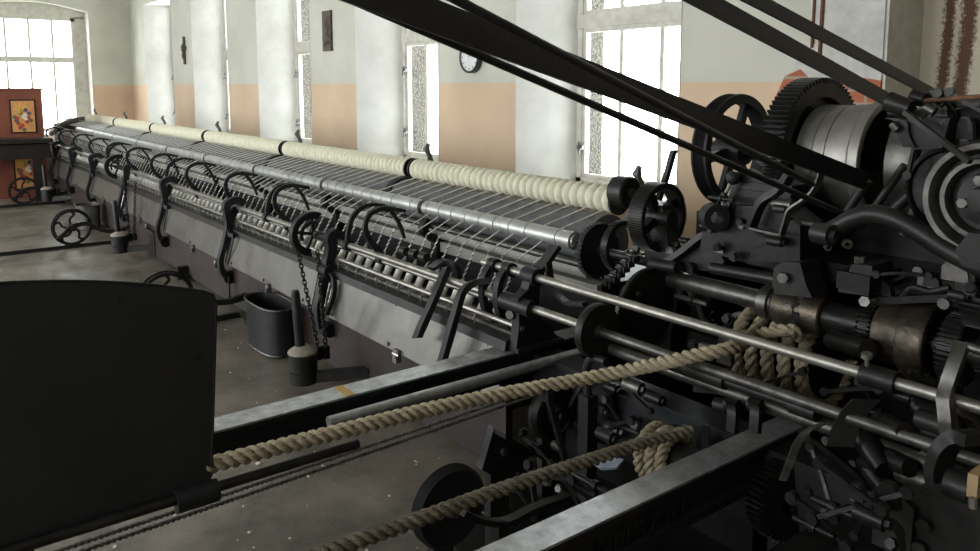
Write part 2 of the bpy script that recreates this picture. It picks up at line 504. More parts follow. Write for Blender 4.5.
    def build(self, name, m, parent=None, ang=35, kind=None):
        bm = self.bm
        bmesh.ops.recalc_face_normals(bm, faces=bm.faces)
        off = Vector((0, 0, 0)); q = parent
        while q is not None:
            off += q.location; q = q.parent
        if parent is not None:
            bmesh.ops.translate(bm, verts=bm.verts, vec=-off)
        for f in bm.faces: f.smooth = True
        ca = math.radians(ang)
        for e in bm.edges:
            if len(e.link_faces) == 2 and e.calc_face_angle(0) > ca: e.smooth = False
        me = bpy.data.meshes.new(name); bm.to_mesh(me); bm.free()
        me.materials.append(MATS[m] if isinstance(m, str) else m)
        o = bpy.data.objects.new(name, me); COL.objects.link(o)
        if parent is not None: o.parent = parent
        if kind: o['kind'] = kind
        return o

def smooth(pts, sub, closed=False):
    pts = [Vector(p) for p in pts]
    if sub <= 1 or len(pts) < 3: return pts
    out = []; n = len(pts)
    rng = range(n) if closed else range(n - 1)
    for i in rng:
        p1, p2 = pts[i], pts[(i + 1) % n]
        p0 = pts[i - 1] if (i > 0 or closed) else p1 * 2 - p2
        p3 = pts[(i + 2) % n] if (i + 2 < n or closed) else p2 * 2 - p1
        for k in range(sub):
            t = k / sub
            out.append(0.5 * ((2 * p1) + (p2 - p0) * t + (2 * p0 - 5 * p1 + 4 * p2 - p3) * t * t + (3 * p1 - p0 - 3 * p2 + p3) * t ** 3))
    if not closed: out.append(pts[-1])
    return out

def tag(o, label, cat, group=None):
    o['label'] = label; o['category'] = cat
    if group: o['group'] = group
    return o
def thing(name, label, cat, loc, group=None):
    o = bpy.data.objects.new(name, None); COL.objects.link(o)
    o.location = loc; o.empty_display_size = 0.1
    return tag(o, label, cat, group)
def dup(root, loc, label=None, group=None):
    r = root.copy(); COL.objects.link(r); r.location = loc
    if label: r['label'] = label
    if group: r['group'] = group
    for ch in list(root.children):
        c = ch.copy(); COL.objects.link(c); c.parent = r
        for g in list(ch.children):
            d = g.copy(); COL.objects.link(d); d.parent = c
    return r
def struct(mb, name, m):
    return mb.build(name, m, None, kind='structure')

# ================================================================== THE ROOM
struct(MB().b2((XL - 1, YF - 0.5, -0.2), (XR + 0.5, WY + 0.6, 0.0)), 'floor', 'floor')
struct(MB().b2((XL - 1, YF - 0.5, ZC), (XR + 0.5, WY + 1.0, ZC + 0.2)), 'ceiling', 'ceiling_paint')

# window wall: piers, spandrels and heads as one wall; splayed white reveals as trim
wb = MB()
xs = sorted([v for p in OPEN for v in p] + [XL - 0.6, -2.16])
edges = [XL - 0.6] + [v for p in OPEN[::-1] for v in p] + [-2.16]
for i in range(0, len(edges), 2):
    a, b = edges[i], edges[i + 1]
    la = SPL if i > 0 else 0; lb = SPL if i + 2 < len(edges) else 0
    wb.prism([(a, WY, 0), (b, WY, 0), (b + lb, WIN_Y + 0.06, 0), (a - la, WIN_Y + 0.06, 0)], (0, 0, 1), ZC)
for a, b in OPEN:
    wb.prism([(a, WY, 0), (b, WY, 0), (b - SPL, WIN_Y + 0.06, 0), (a + SPL, WIN_Y + 0.06, 0)], (0, 0, 1), SILL)
    wb.prism([(a, WY, HEAD), (b, WY, HEAD), (b - SPL, WIN_Y + 0.06, HEAD), (a + SPL, WIN_Y + 0.06, HEAD)], (0, 0, 1), ZC - HEAD)
# niche right of the last pier, closed by a plain back wall
wb.b2((-0.1, WY, 0), (XR + 0.4, WY + 0.5, ZC))
struct(wb, 'wall_back', 'wall_distemper')
struct(MB().b2((-2.3, 4.8, 0), (0.1, 4.95, ZC)), 'wall_niche', 'rust_stained_plaster')
# far end wall with one window under a shallow arch
y0, y1, z0, z1 = FARW
wl = MB()
ya, yb = y0 - 0.22, y1 + 0.22
wl.b2((XL - 0.5, YF - 0.3, 0), (XL, ya, ZC)); wl.b2((XL - 0.5, yb, 0), (XL, WY + 0.3, ZC)); wl.b2((XL - 0.5, ya, 0), (XL, yb, z0 - 0.05))
arch = [(XL - 0.5, ya, ZC), (XL - 0.5, ya, z1 + 0.12)]
for k in range(1, 12):
    t = k / 12; arch.append((XL - 0.5, ya + (yb - ya) * t, z1 + 0.12 + 0.16 * math.sin(PI * t)))
arch += [(XL - 0.5, yb, z1 + 0.12), (XL - 0.5, yb, ZC)]
wl.prism(arch, (1, 0, 0), 0.5)
struct(wl, 'wall_left', 'wall_distemper')
struct(MB().b2((XR, YF - 0.3, 0), (XR + 0.3, WY + 0.3, ZC)), 'wall_right', 'wall_distemper')
wf = MB()
ed = [XL - 0.6] + [v for p in FRONT for v in p] + [XR + 0.4]
for i in range(0, len(ed), 2): wf.b2((ed[i], YF - 0.3, 0), (ed[i + 1], YF, ZC))
for a, b in FRONT:
    wf.b2((a, YF - 0.3, 0), (b, YF, FSILL[a])); wf.b2((a, YF - 0.3, 3.2), (b, YF, ZC))
struct(wf, 'wall_front', 'wall_distemper')

# white reveal facing on both cheeks of every window
for k, (a, b) in enumerate(OPEN):
    t = MB()
    for p, q in (((a, WY), (a + SPL, WIN_Y)), ((b, WY), (b - SPL, WIN_Y))):
        d = 0.006 if p[0] < q[0] else -0.006
        t.prism([(p[0], p[1] - 0.004, SILL), (q[0], q[1], SILL), (q[0] + d, q[1], SILL), (p[0] + d, p[1] - 0.004, SILL)], (0, 0, 1), HEAD - SILL)
    t.prism([(a, WY - 0.004, SILL), (b, WY - 0.004, SILL), (b - SPL, WIN_Y, SILL), (a + SPL, WIN_Y, SILL)], (0, 0, 1), 0.006)
    t.prism([(a, WY - 0.004, HEAD - 0.006), (b, WY - 0.004, HEAD - 0.006), (b - SPL, WIN_Y, HEAD - 0.006), (a + SPL, WIN_Y, HEAD - 0.006)], (0, 0, 1), 0.006)
    struct(t, 'trim_%d' % (k + 1), 'reveal_plaster')
    # outer roughcast cheeks beyond the glass
    t = MB()
    for x0, x1 in ((a - 0.3, a + SPL - 0.02), (b - SPL + 0.02, b + 0.3)):
        t.b2((x0, WIN_Y + 0.06, 0), (x1, WIN_Y + 0.31, ZC))
    t.b2((a - 0.3, WIN_Y + 0.06, 0), (b + 0.3, WIN_Y + 0.31, SILL - 0.03)); t.b2((a - 0.3, WIN_Y + 0.06, HEAD + 0.02), (b + 0.3, WIN_Y + 0.31, ZC))
    struct(t, 'trim_%d' % (k + 11), 'roughcast')
t = MB()
for yy, zz in ((ya, 0), (yb, 0)):
    t.b2((XL - 0.5, yy - 0.006, z0 - 0.05), (XL + 0.004, yy + 0.006, z1 + 0.12))
struct(t, 'trim_20', 'reveal_plaster')

def window_y(n, x0, x1, z0, z1, y, cols, transom, handles=True):
    """frame in the XZ plane: stiles, transom, glazing bars, glass"""
    root = MB()
    fw, d = 0.06, 0.07
    for xx in (x0 + fw / 2, x1 - fw / 2): root.b2((xx - fw / 2, y - d / 2, z0), (xx + fw / 2, y + d / 2, z1))
    for zz in (z0 + fw / 2, z1 - fw / 2): root.b2((x0, y - d / 2, zz - fw / 2), (x1, y + d / 2, zz + fw / 2))
    root.b2((x0, y - d / 2 - 0.015, transom - 0.06), (x1, y + d / 2, transom + 0.05))
    root.b2((x0 - 0.0, y - 0.09, z0 - 0.02), (x1, y + d / 2, z0 + 0.02))
    fr = struct(root, 'window_%d' % n, 'window_paint')
    bars = MB()
    for k in range(1, cols):
        xx = x0 + (x1 - x0) * (0.0, 0.41, 0.76)[k]
        bars.b2((xx - 0.02, y - 0.02, z0 + fw), (xx + 0.02, y + 0.02, z1 - fw))
    for zz in (z0 + fw + 0.02, transom - 0.08, transom + 0.07, z1 - fw - 0.02):
        bars.b2((x0 + fw, y - 0.022, zz - 0.02), (x1 - fw, y + 0.022, zz + 0.02))
    for xx in (x0 + fw + 0.018, x1 - fw - 0.018):
        bars.b2((xx - 0.022, y - 0.026, z0 + fw), (xx + 0.022, y + 0.026, z1 - fw))
    bars.build('glazing_bars', 'window_paint', fr)
    g = MB().b2((x0 + fw, y + 0.004, z0 + fw), (x1 - fw, y + 0.008, z1 - fw)).build('glass', 'window_glass', fr)
    if handles:
        h = MB()
        for zz in (z0 + 0.33, transom - 0.38):
            h.cyl((x0 + 0.055, y - 0.055, zz - 0.05), (x0 + 0.055, y - 0.055, zz + 0.05), 0.012, n=10)
            h.b2((x0 + 0.03, y - 0.06, zz - 0.02), (x0 + 0.10, y - 0.035, zz + 0.02))
            h.tube([(x0 + 0.09, y - 0.05, zz), (x0 + 0.10, y - 0.09, zz - 0.02), (x0 + 0.10, y - 0.10, zz - 0.06)], 0.008, 8)
        h.build('hinge', 'dull_steel', fr)
    return fr
for k, (a, b) in enumerate(OPEN):
    window_y(k + 1, a + SPL, b - SPL, SILL, HEAD, WIN_Y, 3, 2.16)
# far window in the end wall (YZ plane)
def window_x(n, y0, y1, z0, z1, x, cols, transom):
    r = MB(); fw, d = 0.07, 0.07
    for yy in (y0 + fw / 2, y1 - fw / 2): r.b2((x - d / 2, yy - fw / 2, z0), (x + d / 2, yy + fw / 2, z1))
    for zz in (z0 + fw / 2, z1 - fw / 2): r.b2((x - d / 2, y0, zz - fw / 2), (x + d / 2, y1, zz + fw / 2))
    r.b2((x - d / 2, y0, transom - 0.06), (x + d / 2 + 0.015, y1, transom + 0.06))
    # wide outer lining that fills the arched opening
    r.b2((x - 0.05, y0 - 0.22, z0 - 0.05), (x + 0.02, y0, z1 + 0.02)); r.b2((x - 0.05, y1, z0 - 0.05), (x + 0.02, y1 + 0.22, z1 + 0.02))
    r.b2((x - 0.05, y0 - 0.22, z1), (x + 0.02, y1 + 0.22, z1 + 0.30))
    fr = struct(r, 'window_%d' % n, 'window_paint')
    b = MB()
    for k in range(1, cols):
        yy = y0 + (y1 - y0) * k / cols
        b.b2((x - 0.02, yy - 0.022, z0 + fw), (x + 0.02, yy + 0.022, z1 - fw))
    b.build('glazing_bars', 'window_paint', fr)
    MB().b2((x - 0.006, y0 + fw, z0 + fw), (x - 0.002, y1 - fw, z1 - fw)).build('glass', 'window_glass', fr)
window_x(6, y0, y1, z0, z1, XL - 0.38, 4, 2.16)

# bare rough plaster and brick on the pier behind the headstock
t = MB()
poly = [(-2.17, 3.4), (-2.52, 3.4), (-2.60, 2.5), (-2.62, 2.1), (-2.56, 1.86), (-2.68, 1.78), (-2.72, 1.66), (-2.60, 1.62), (-2.40, 1.64), (-2.17, 1.62)]
t.prism([(x, WY, z) for x, z in poly], (0, -1, 0), 0.010)
struct(t, 'trim_21', 'rough_plaster')
t = MB()
poly = [(-2.17, 1.63), (-2.35, 1.66), (-2.55, 1.60), (-2.66, 1.70), (-2.76, 1.66), (-2.86, 1.44), (-2.84, 1.2), (-2.17, 1.2)]
t.prism([(x, WY, z) for x, z in poly], (0, -1, 0), 0.014)
struct(t, 'trim_22', 'bare_brick')
struct(MB().b2((-2.161, WY - 0.002, 0), (-2.150, 4.8, ZC)), 'trim_25', 'rough_plaster')
for n, (u, v1, lab) in enumerate(((811, 48, 'thin rusty iron rod hanging on the wall, the left and paler of two'), (819, 55, 'thin rusty iron rod hanging on the wall, the right and darker of two'))):
    p = ay(u, v1, WY - 0.02)
    o = MB().cyl((p.x, WY - 0.011, p.z), (p.x + 0.01, WY - 0.011, 2.7), 0.010 + 0.003 * n, n=10).build('rusty_rod', 'rust')
    tag(o, lab, 'rod')

# ================================================================== THE ROLLER BEAM (fixed back part of the mule)
XN, XF = -2.45, -14.7           # near and far end of the mule
YM, ZM = 2.35, 0.9255           # delivery roller
YBO, ZBO, RBO = 2.68, 1.069, 0.067
BOB = [-2.49, -4.31, -6.35, -8.41, -10.50, -12.52, -14.62]
PITCHX = 0.1054
rb = thing('roller_beam', 'long fixed roller beam of the spinning machine with steel delivery rollers under the wool bobbins', 'roller beam', (XN, 2.55, 0))
# delivery roller: steel segments with scored rings
for k in range(9):
    a = XN - 0.0 if k == 0 else -4.11 * 0.893 - 1.25 * (k - 1) + 0.0
    b = -4.11 * 0.893 - 1.25 * k
    if b < XF: b = XF
    prof = [(0.030, 0.0), (0.030, 0.012), (0.040, 0.013)]
    x = 0.10
    while x < (a - b) - 0.05:
        prof += [(0.040, x - 0.004), (0.0365, x - 0.003), (0.0365, x + 0.003), (0.040, x + 0.004), (0.0405, x + 0.03), (0.0392, x + 0.031)]
        x += 0.12 if int(x * 100) % 2 else 0.21
    prof += [(0.040, (a - b) - 0.013), (0.030, (a - b) - 0.012), (0.030, a - b)]
    MB().lathe((a, YM, ZM), (-1, 0, 0), prof, 24).build('delivery_roller', 'roller_steel', rb)
    if b > XF:
        MB().ring((b, YM, ZM), (1, 0, 0), 0.028, 0.0425, 0.035, 24).build('roller_collar', 'cast_iron', rb)
        m = MB()
        m.strap([(b, 2.39, 0.91), (b, 2.50, 0.86), (b, 2.44, 0.72), (b, 2.46, 0.55)], 0.06, 0.07)
        m.strap([(b + 0.01, 2.36, 0.86), (b + 0.01, 2.33, 0.80), (b + 0.01, 2.40, 0.74)], 0.05, 0.04)
        m.build('roller_stand', 'cast_iron', rb)
MB().cyl((XN + 0.03, 2.375, 0.822), (XF, 2.375, 0.822), 0.017, n=14).build('under_roller', 'dull_steel', rb)
MB().cyl((XN, 2.44, 0.775), (XF, 2.44, 0.775), 0.034, n=18).build('lower_roller', 'grey_board', rb)
MB().b2((XF, 2.43, 0.668), (XN + 0.05, 2.50, 0.725)).build('face_board', 'grey_board', rb)
MB().b2((XF, 2.47, 0.0), (XN + 0.05, 2.52, 0.668)).build('back_apron', 'black_paint', rb)
m = MB()
for x in (-3.0, -5.0, -7.0, -9.0, -11.0, -13.0): m.b2((x - 0.05, 2.52, 0), (x + 0.05, 2.95, 0.70))
m.build('stand_foot', 'cast_iron', rb)
MB().b2((XF, 2.46, 0.66), (XN + 0.05, 3.02, 0.72)).build('beam_table', 'black_paint', rb)
# surface drums that carry the wool bobbins, with black end flanges
for k in range(6):
    a, b = BOB[k] - 0.02, BOB[k + 1] + 0.02
    d = MB().cyl((a, 2.605, 0.868), (b, 2.605, 0.868), 0.143, n=48).build('surface_drum', 'drum_grey', rb)
    f = MB()
    f.lathe((b - 0.02, 2.605, 0.868), (1, 0, 0), [(0.02, -0.036), (0.155, -0.034), (0.158, -0.02), (0.158, 0.02), (0.155, 0.034), (0.02, 0.036)], 40)
    f.build('drum_flange', 'black_paint', d)
# bobbin stands: a curved arm at each joint
for k, x in enumerate(BOB):
    m = MB()
    m.strap([(x, 2.60, 0.95), (x, 2.72, 0.97), (x, 2.80, 1.06), (x, 2.80, 1.14), (x, 2.775, 1.19), (x, 2.79, 1.225)], 0.022, 0.030, sub=6, taper=[1.4, 1.2, 1, .9, .8, .6])
    m.cyl((x - 0.016, 2.775, 1.19), (x + 0.016, 2.775, 1.19), 0.016, n=12)
    m.build('bobbin_arm', 'arm_paint', rb)
# ------------------------------------------------------------------ wool bobbins resting on the drums
def bobbin(k):
    a, b = BOB[k] - 0.03, BOB[k + 1] + 0.03
    ordn = ['nearest of the row, beside the geared bracket', 'second of the row from the geared end', 'third of the row from the geared end', 'fourth of the row from the geared end', 'fifth of the row from the geared end', 'farthest of the row, by the end wall']
    t = thing('wool_bobbin', 'long cream bobbin of ringed wool sliver, ' + ordn[k], 'bobbin', ((a + b) / 2, YBO, ZBO - RBO), 'wool bobbins on the surface drums')
    n = int((a - b) / PITCHX); st = (a - b) / n
    prof = [(0.012, 0.0), (0.050, 0.0)]
    for i in range(n):
        for f, r in ((0.0, .0475), (0.06, .0560), (0.15, .0615), (0.25, .0632), (0.35, .0615), (0.44, .0560), (0.5, .0490), (0.56, .0560), (0.65, .0615), (0.75, .0632), (0.85, .0615), (0.94, .0550)):
            prof.append((r * 1.07 + random.uniform(-.0008, .0008), (i + f) * st))
    prof += [(0.050, n * st), (0.012, n * st)]
    MB().lathe((a, YBO, ZBO), (-1, 0, 0), prof, 32).build('wool_winding', 'sliver_wool', t, ang=80)
    m = MB().cyl((a + 0.028, YBO, ZBO), (b - 0.028, YBO, ZBO), 0.010, n=10)
    m.build('core_rod', 'dull_steel', t)
    for x, s in ((a, 1), (b, -1)): MB().cyl((x, YBO, ZBO), (x + s * 0.012, YBO, ZBO), 0.068, n=32).build('end_disc', 'black_paint', t)
    for i in range(n):
        x = a - (i + 0.5) * st
        MB().cyl((x + 0.012, YBO - 0.045, ZBO - 0.045), (x, YM + 0.022, ZM + 0.035), 0.0046, 0.0036, n=6).build('sliver', 'white_yarn', t)
for k in range(6): bobbin(k)

# ================================================================== THE CARRIAGE
ca = thing('spinning_carriage', 'long spinning carriage with grey cover panels, maroon board and curved black sickles', 'carriage', (XN, 1.95, 0))
XCN, XCF = -2.36, -14.6
seams = [XCN, -4.08, -5.53, -7.16, -8.77, -10.30, -11.85, -13.35, XCF]
for i in range(8):
    a, b = seams[i] - 0.006, seams[i + 1] + 0.006
    p = MB().prism([(a, 1.905, 0.555), (a, 1.895, 0.565), (a, 1.838, 0.343), (a, 1.848, 0.340)], (-1, 0, 0), a - b).build('cover_panel', 'cover_zinc', ca)
    m = MB()
    for x in (a - 0.12, (a + b) / 2, b + 0.12):
        m.bolt((x, 1.842, 0.362), (0, -1, 0.2), 0.010, 0.008); m.bolt((x, 1.892, 0.548), (0, -1, 0.2), 0.008, 0.008)
    m.build('panel_bolts', 'dull_steel', p)
    x = (a + b) / 2 + 0.1
    m = MB(); m.b2((x - 0.022, 1.822, 0.335), (x + 0.022, 1.84, 0.362)); m.b2((x - 0.016, 1.815, 0.30), (x + 0.016, 1.846, 0.335)); m.cyl((x - 0.028, 1.826, 0.338), (x + 0.028, 1.826, 0.338), 0.007, n=8)
    m.build('panel_latch', 'worn_steel', p)
MB().b2((XCF, 1.885, 0.035), (XCN, 1.92, 0.345)).build('bottom_board', 'maroon_wood', ca)
m = MB()
m.prism([(XCN, 1.935, 0.610), (XCN, 1.885, 0.590), (XCN, 1.878, 0.552), (XCN, 1.935, 0.545)], (-1, 0, 0), XCN - XCF)
m.b2((XCF, 1.905, 0.30), (XCN, 2.16, 0.33)); m.b2((XCF, 2.13, 0.33), (XCN, 2.16, 0.56))
m.build('carriage_frame', 'cast_iron', ca)
MB().b2((XCF, 1.925, 0.603), (XCN, 1.945, 0.618)).build('front_strip', 'dull_steel', ca)
MB().cyl((XCN + 0.05, 1.93, 0.648), (XCF, 1.93, 0.648), 0.0115, n=10).build('guide_rod', 'rod_steel', ca)
gh = MB().tube([(-2.6, 1.926, 0.648), (-2.6, 1.905, 0.630), (-2.6, 1.908, 0.605)], 0.004, 6, sub=3).build('guide_hook', 'rod_steel', ca)
for k in range(1, 70):
    o = gh.copy(); COL.objects.link(o); o.parent = ca; o.location = (-k * PITCHX, 0, 0)
MB().b2((XCF, 2.00, 0.555), (XCN, 2.09, 0.575)).build('spindle_rail', 'grey_board', ca)
XSH = -0.15
MB().cyl((-2.0, 1.95, 0.735), (XCF, 1.95, 0.735), 0.0165, n=18).build('faller_shaft', 'rod_steel', ca)
MB().cyl((XSH, 1.95, 0.735), (-2.0, 1.95, 0.735), 0.0170, n=18).build('faller_shaft', 'dull_steel', ca)
MB().cyl((-2.3, 1.985, 0.697), (XCF, 1.985, 0.697), 0.0125, n=14).build('counterfaller_shaft', 'rod_steel', ca)
MB().cyl((-3.95, 2.13, 0.955), (XCF, 2.13, 0.955), 0.0022, n=6).build('faller_wire', 'dull_steel', ca)

# sickles: arch type on the faller shaft, hook type on the counterfaller shaft
def arch(x):
    m = MB()
    m.strap([(x, 1.95, 0.745), (x, 1.953, 0.800), (x, 1.978, 0.882), (x, 2.035, 0.932), (x, 2.116, 0.945), (x, 2.205, 0.925)], 0.020, 0.024, sub=6, taper=[1.3, 1.1, 1, 1, .8, .5])
    m.lathe((x, 1.95, 0.735), (1, 0, 0), [(0.0175, -0.02), (0.030, -0.02), (0.030, 0.02), (0.0175, 0.02)], 18, closed=True)
    m.build('faller_sickle', 'black_paint', ca)
def hook(x):
    m = MB()
    m.strap([(x, 1.985, 0.712), (x, 1.975, 0.745), (x, 1.924, 0.808), (x, 1.897, 0.868), (x, 1.907, 0.925), (x, 1.951, 0.960), (x, 2.022, 0.969), (x, 2.136, 0.944)], 0.020, 0.026, sub=6, taper=[1.5, 1.4, 1.1, 1, .9, .9, .9, .6])
    m.strap([(x, 2.045, 0.958), (x, 2.095, 0.885), (x, 2.128, 0.800)], 0.018, 0.018, taper=[1, 1, .7])
    m.lathe((x, 1.985, 0.705), (1, 0, 0), [(0.012, -0.022), (0.026, -0.022), (0.026, 0.022), (0.012, 0.022)], 18, closed=True)
    m.build('counterfaller_sickle', 'black_paint', ca)
for x in (-3.83, -4.98, -7.35, -9.7, -11.9): arch(x)
for x in (-3.53, -4.72, -5.62, -6.55, -7.62, -8.55, -9.45, -10.4, -11.4, -12.5, -13.6): hook(x)
# S-shaped hangers that carry the faller shaft
for x in (-5.53, -7.16, -10.20, -11.50, -12.80, -13.72):
    m = MB()
    m.strap([(x, 1.99, 0.755), (x, 1.955, 0.785), (x, 1.905, 0.783), (x, 1.866, 0.760), (x, 1.869, 0.709), (x, 1.882, 0.640), (x, 1.872, 0.585), (x, 1.838, 0.468), (x, 1.806, 0.362), (x, 1.822, 0.271), (x, 1.860, 0.235)], 0.056, 0.037, sub=5, taper=[1.2, 1.5, 1.4, 1.3, 1.3, 1.6, 1.2, .9, .9, 1, 1.4])
    m.strap([(x - 0.02, 1.94, 0.735), (x - 0.02, 1.92, 0.70), (x - 0.02, 1.895, 0.64)], 0.05, 0.05)
    m.strap([(x + 0.16, 1.86, 0.56), (x + 0.10, 1.85, 0.565), (x + 0.05, 1.86, 0.575), (x, 1.875, 0.59)], 0.03, 0.022, side=(0, 0, 1))
    m.build('shaft_hanger', 'black_paint', ca)
    m = MB().cyl((x - 0.028, 1.862, 0.250), (x + 0.03, 1.862, 0.250), 0.036, n=18)
    m.cyl((x - 0.11, 1.862, 0.225), (x + 0.05, 1.862, 0.225), 0.013, n=10)
    m.ring((x + 0.03, 1.858, 0.235), (1, 0, 0), 0.022, 0.042, 0.02, 20)
    m.build('hanger_boss', 'oily_iron', ca)
    MB().cyl((x + 0.15, 1.86, 0.555), (x + 0.06, 1.835, 0.34), 0.007, n=8).build('tie_rod', 'dull_steel', ca)
# quadrant wheels with their brackets
QX = [-4.08, -8.77, -14.25]
for x in QX:
    q = MB()
    c = (x + 0.0, 1.845, 0.775)
    pts = []
    for k in range(15):
        t = math.radians(65 + 200 * k / 14); pts.append((x, 1.852 + 0.118 * math.cos(t), 0.772 + 0.118 * math.sin(t)))
    q.strap(pts, 0.045, 0.018, sub=2)
    pts2 = [(x, 1.852 + 0.097 * (Vector(p).y - 1.852) / 0.118, 0.772 + 0.097 * (p[2] - 0.772) / 0.118) for p in pts]
    q.strap(pts2, 0.014, 0.022, sub=2)
    pts3 = [(x + 0.012, 1.852 + 0.066 * (Vector(p).y - 1.852) / 0.118, 0.772 + 0.066 * (p[2] - 0.772) / 0.118) for p in pts[:11]]
    q.strap(pts3, 0.02, 0.014, sub=2)
    for t in (90, 170, 250):
        t = math.radians(t); q.bar((x, 1.86, 0.772), (x, 1.852 + 0.1 * math.cos(t), 0.772 + 0.1 * math.sin(t)), 0.016, 0.02, up=(1, 0, 0))
    q.cyl((x - 0.03, 1.865, 0.770), (x + 0.11, 1.90, 0.757), 0.024, n=16)
    w = q.build('quadrant_wheel', 'black_paint', ca)
    MB().bolt((x + 0.03, 1.862, 0.772), (1, 0, 0), 0.016, 0.02).build('hub_nut', 'dull_steel', w)
    b = MB()
    b.strap([(x + 0.13, 1.945, 0.79), (x + 0.13, 1.905, 0.765), (x + 0.13, 1.905, 0.70), (x + 0.13, 1.882, 0.61), (x + 0.13, 1.858, 0.50), (x + 0.13, 1.822, 0.38), (x + 0.13, 1.83, 0.26)], 0.055, 0.042, sub=5, taper=[1.3, 1.4, 1.3, 1.2, 1.3, 1.1, 1])
    b.strap([(x + 0.13, 1.985, 0.735), (x + 0.13, 1.98, 0.77), (x + 0.13, 1.94, 0.79)], 0.06, 0.03)
    b.cyl((x + 0.085, 1.868, 0.585), (x + 0.19, 1.868, 0.585), 0.035, n=16)
    b.cyl((x + 0.10, 1.862, 0.25), (x + 0.19, 1.862, 0.25), 0.038, n=16)
    b.strap([(x + 0.20, 1.868, 0.58), (x + 0.25, 1.862, 0.55), (x + 0.27, 1.845, 0.47), (x + 0.235, 1.82, 0.36)], 0.02, 0.025)
    b.build('quadrant_bracket', 'black_paint', ca)
    b = MB()
    b.cyl((x + 0.205, 1.86, 0.53), (x + 0.195, 1.826, 0.38), 0.006, n=8); b.cyl((x + 0.24, 1.862, 0.53), (x + 0.225, 1.826, 0.39), 0.005, n=8)
    b.build('tie_rod', 'worn_steel', ca)

# spindles: bare steel blades leaning towards the rollers
NS = int((XN - 0.08 - XCF) / PITCHX)
SB, ST = Vector((0, 2.028, 0.575)), Vector((0, 2.172, 0.838))
def spindle_mb(m, x):
    m.cyl(SB + Vector((x, 0, 0)), ST + Vector((x, 0, 0)), 0.0056, 0.0034, n=7)
    return m
sp0 = spindle_mb(MB(), XN - 0.08).build('spindle', 'worn_steel', ca)
for i in range(1, min(NS, 100)):
    o = sp0.copy(); COL.objects.link(o); o.parent = ca; o.location = (-i * PITCHX, 0, 0)
if NS > 100:
    m = MB()
    for i in range(100, NS): spindle_mb(m, XN - 0.08 - i * PITCHX)
    m.build('spindle_row', 'worn_steel', ca, kind='stuff')
# cops of yarn on the spindles, each with its thread up to the rollers
ax_ = (ST - SB).normalized()
c0 = Vector((XN - 0.08, 0, 0)) + SB
cop = thing('yarn_cop', 'small white yarn cop on a bare spindle with its thread rising to the steel roller', 'yarn cop', c0, 'yarn cops on the spindles')
MB().lathe(c0, ax_, [(0.007, 0.004), (0.015, 0.008), (0.0195, 0.035), (0.0195, 0.085), (0.015, 0.115), (0.007, 0.150)], 14).build('yarn_winding', 'white_yarn', cop)
m = MB()
# the thread winds up the blade, then leaves its tip for the roller
wp = []
for k in range(26):
    t = k / 25; p = c0 + ax_ * (0.14 + t * (0.285 - 0.14))
    wp.append(p + Vector((math.cos(t * 34) * 0.0036, math.sin(t * 34) * 0.0036, 0)))
m.tube(wp, 0.0030, 5, sub=1)
m.cyl(Vector((XN - 0.08, 0, 0)) + ST, (XN - 0.08 + 0.0, YM - 0.035, ZM - 0.022), 0.0034, n=5)
m.build('thread', 'white_yarn', cop)
for i in range(1, NS): dup(cop, c0 + Vector((-i * PITCHX, 0, 0)))

# carriage wheels running on the floor rails
def spoked_wheel(m, c, R):
    c = Vector(c)
    m.ring(c, (1, 0, 0), R - 0.022, R, 0.035, 40)
    m.ring(c + Vector((-0.02, 0, 0)), (1, 0, 0), R - 0.022, R + 0.010, 0.010, 40)
    m.cyl(c - Vector((0.035, 0, 0)), c + Vector((0.035, 0, 0)), 0.035, n=18)
    for k in range(5):
        t = 2 * PI * k / 5 + 0.3
        pts = []
        for f, d in ((0.02, 0), (0.30, 0.35), (0.55, 0.15), (0.78, -0.15), (1.0, 0.05)):
            pts.append(c + Vector((0, math.cos(t + d) * f * (R - 0.012), math.sin(t + d) * f * (R - 0.012))))
        m.strap(pts, 0.018, 0.020, sub=4)
for x, h in ((-5.32, 0.205), (-8.65, 0.205), (-12.1, 0.205)):
    wy = 1.375
    w = MB(); spoked_wheel(w, (x, wy, h), 0.175); w.build('carriage_wheel', 'cast_iron', ca)
    m = MB()
    m.strap([(x + 0.05, 1.22, 0.10), (x + 0.05, 1.30, 0.16), (x + 0.05, wy, h + 0.015), (x + 0.05, 1.50, h + 0.03), (x + 0.06, 1.62, 0.16), (x + 0.07, 1.75, 0.135), (x + 0.08, 1.90, 0.16)], 0.04, 0.035, sub=6, taper=[.6, .9, 1.3, 1.1, 1, 1, 1.3])
    m.cyl((x - 0.02, wy, h), (x + 0.085, wy, h), 0.03, n=16)
    m.build('wheel_arm', 'cast_iron', ca)
# feet of the hangers below the maroon board
for x in (-6.6, -4.95, -3.4):
    m = MB(); m.b2((x - 0.09, 1.78, 0.03), (x + 0.09, 1.90, 0.06)); m.b2((x - 0.02, 1.80, 0.05), (x + 0.02, 1.90, 0.12))
    m.build('foot_scraper', 'cast_iron', ca)
for x in (-5.78, -7.75):
    m = MB()
    m.strap([(x, 1.885, 0.27), (x + 0.06, 1.85, 0.262), (x + 0.28, 1.845, 0.255), (x + 0.30, 1.845, 0.22), (x + 0.30, 1.845, 0.07)], 0.012, 0.018, side=(0, 1, 0), sub=1)
    m.sphere((x - 0.02, 1.862, 0.285), 0.028, 12, (0.6, 0.6, 1.2))
    m.build('latch_rod', 'dull_steel', ca)
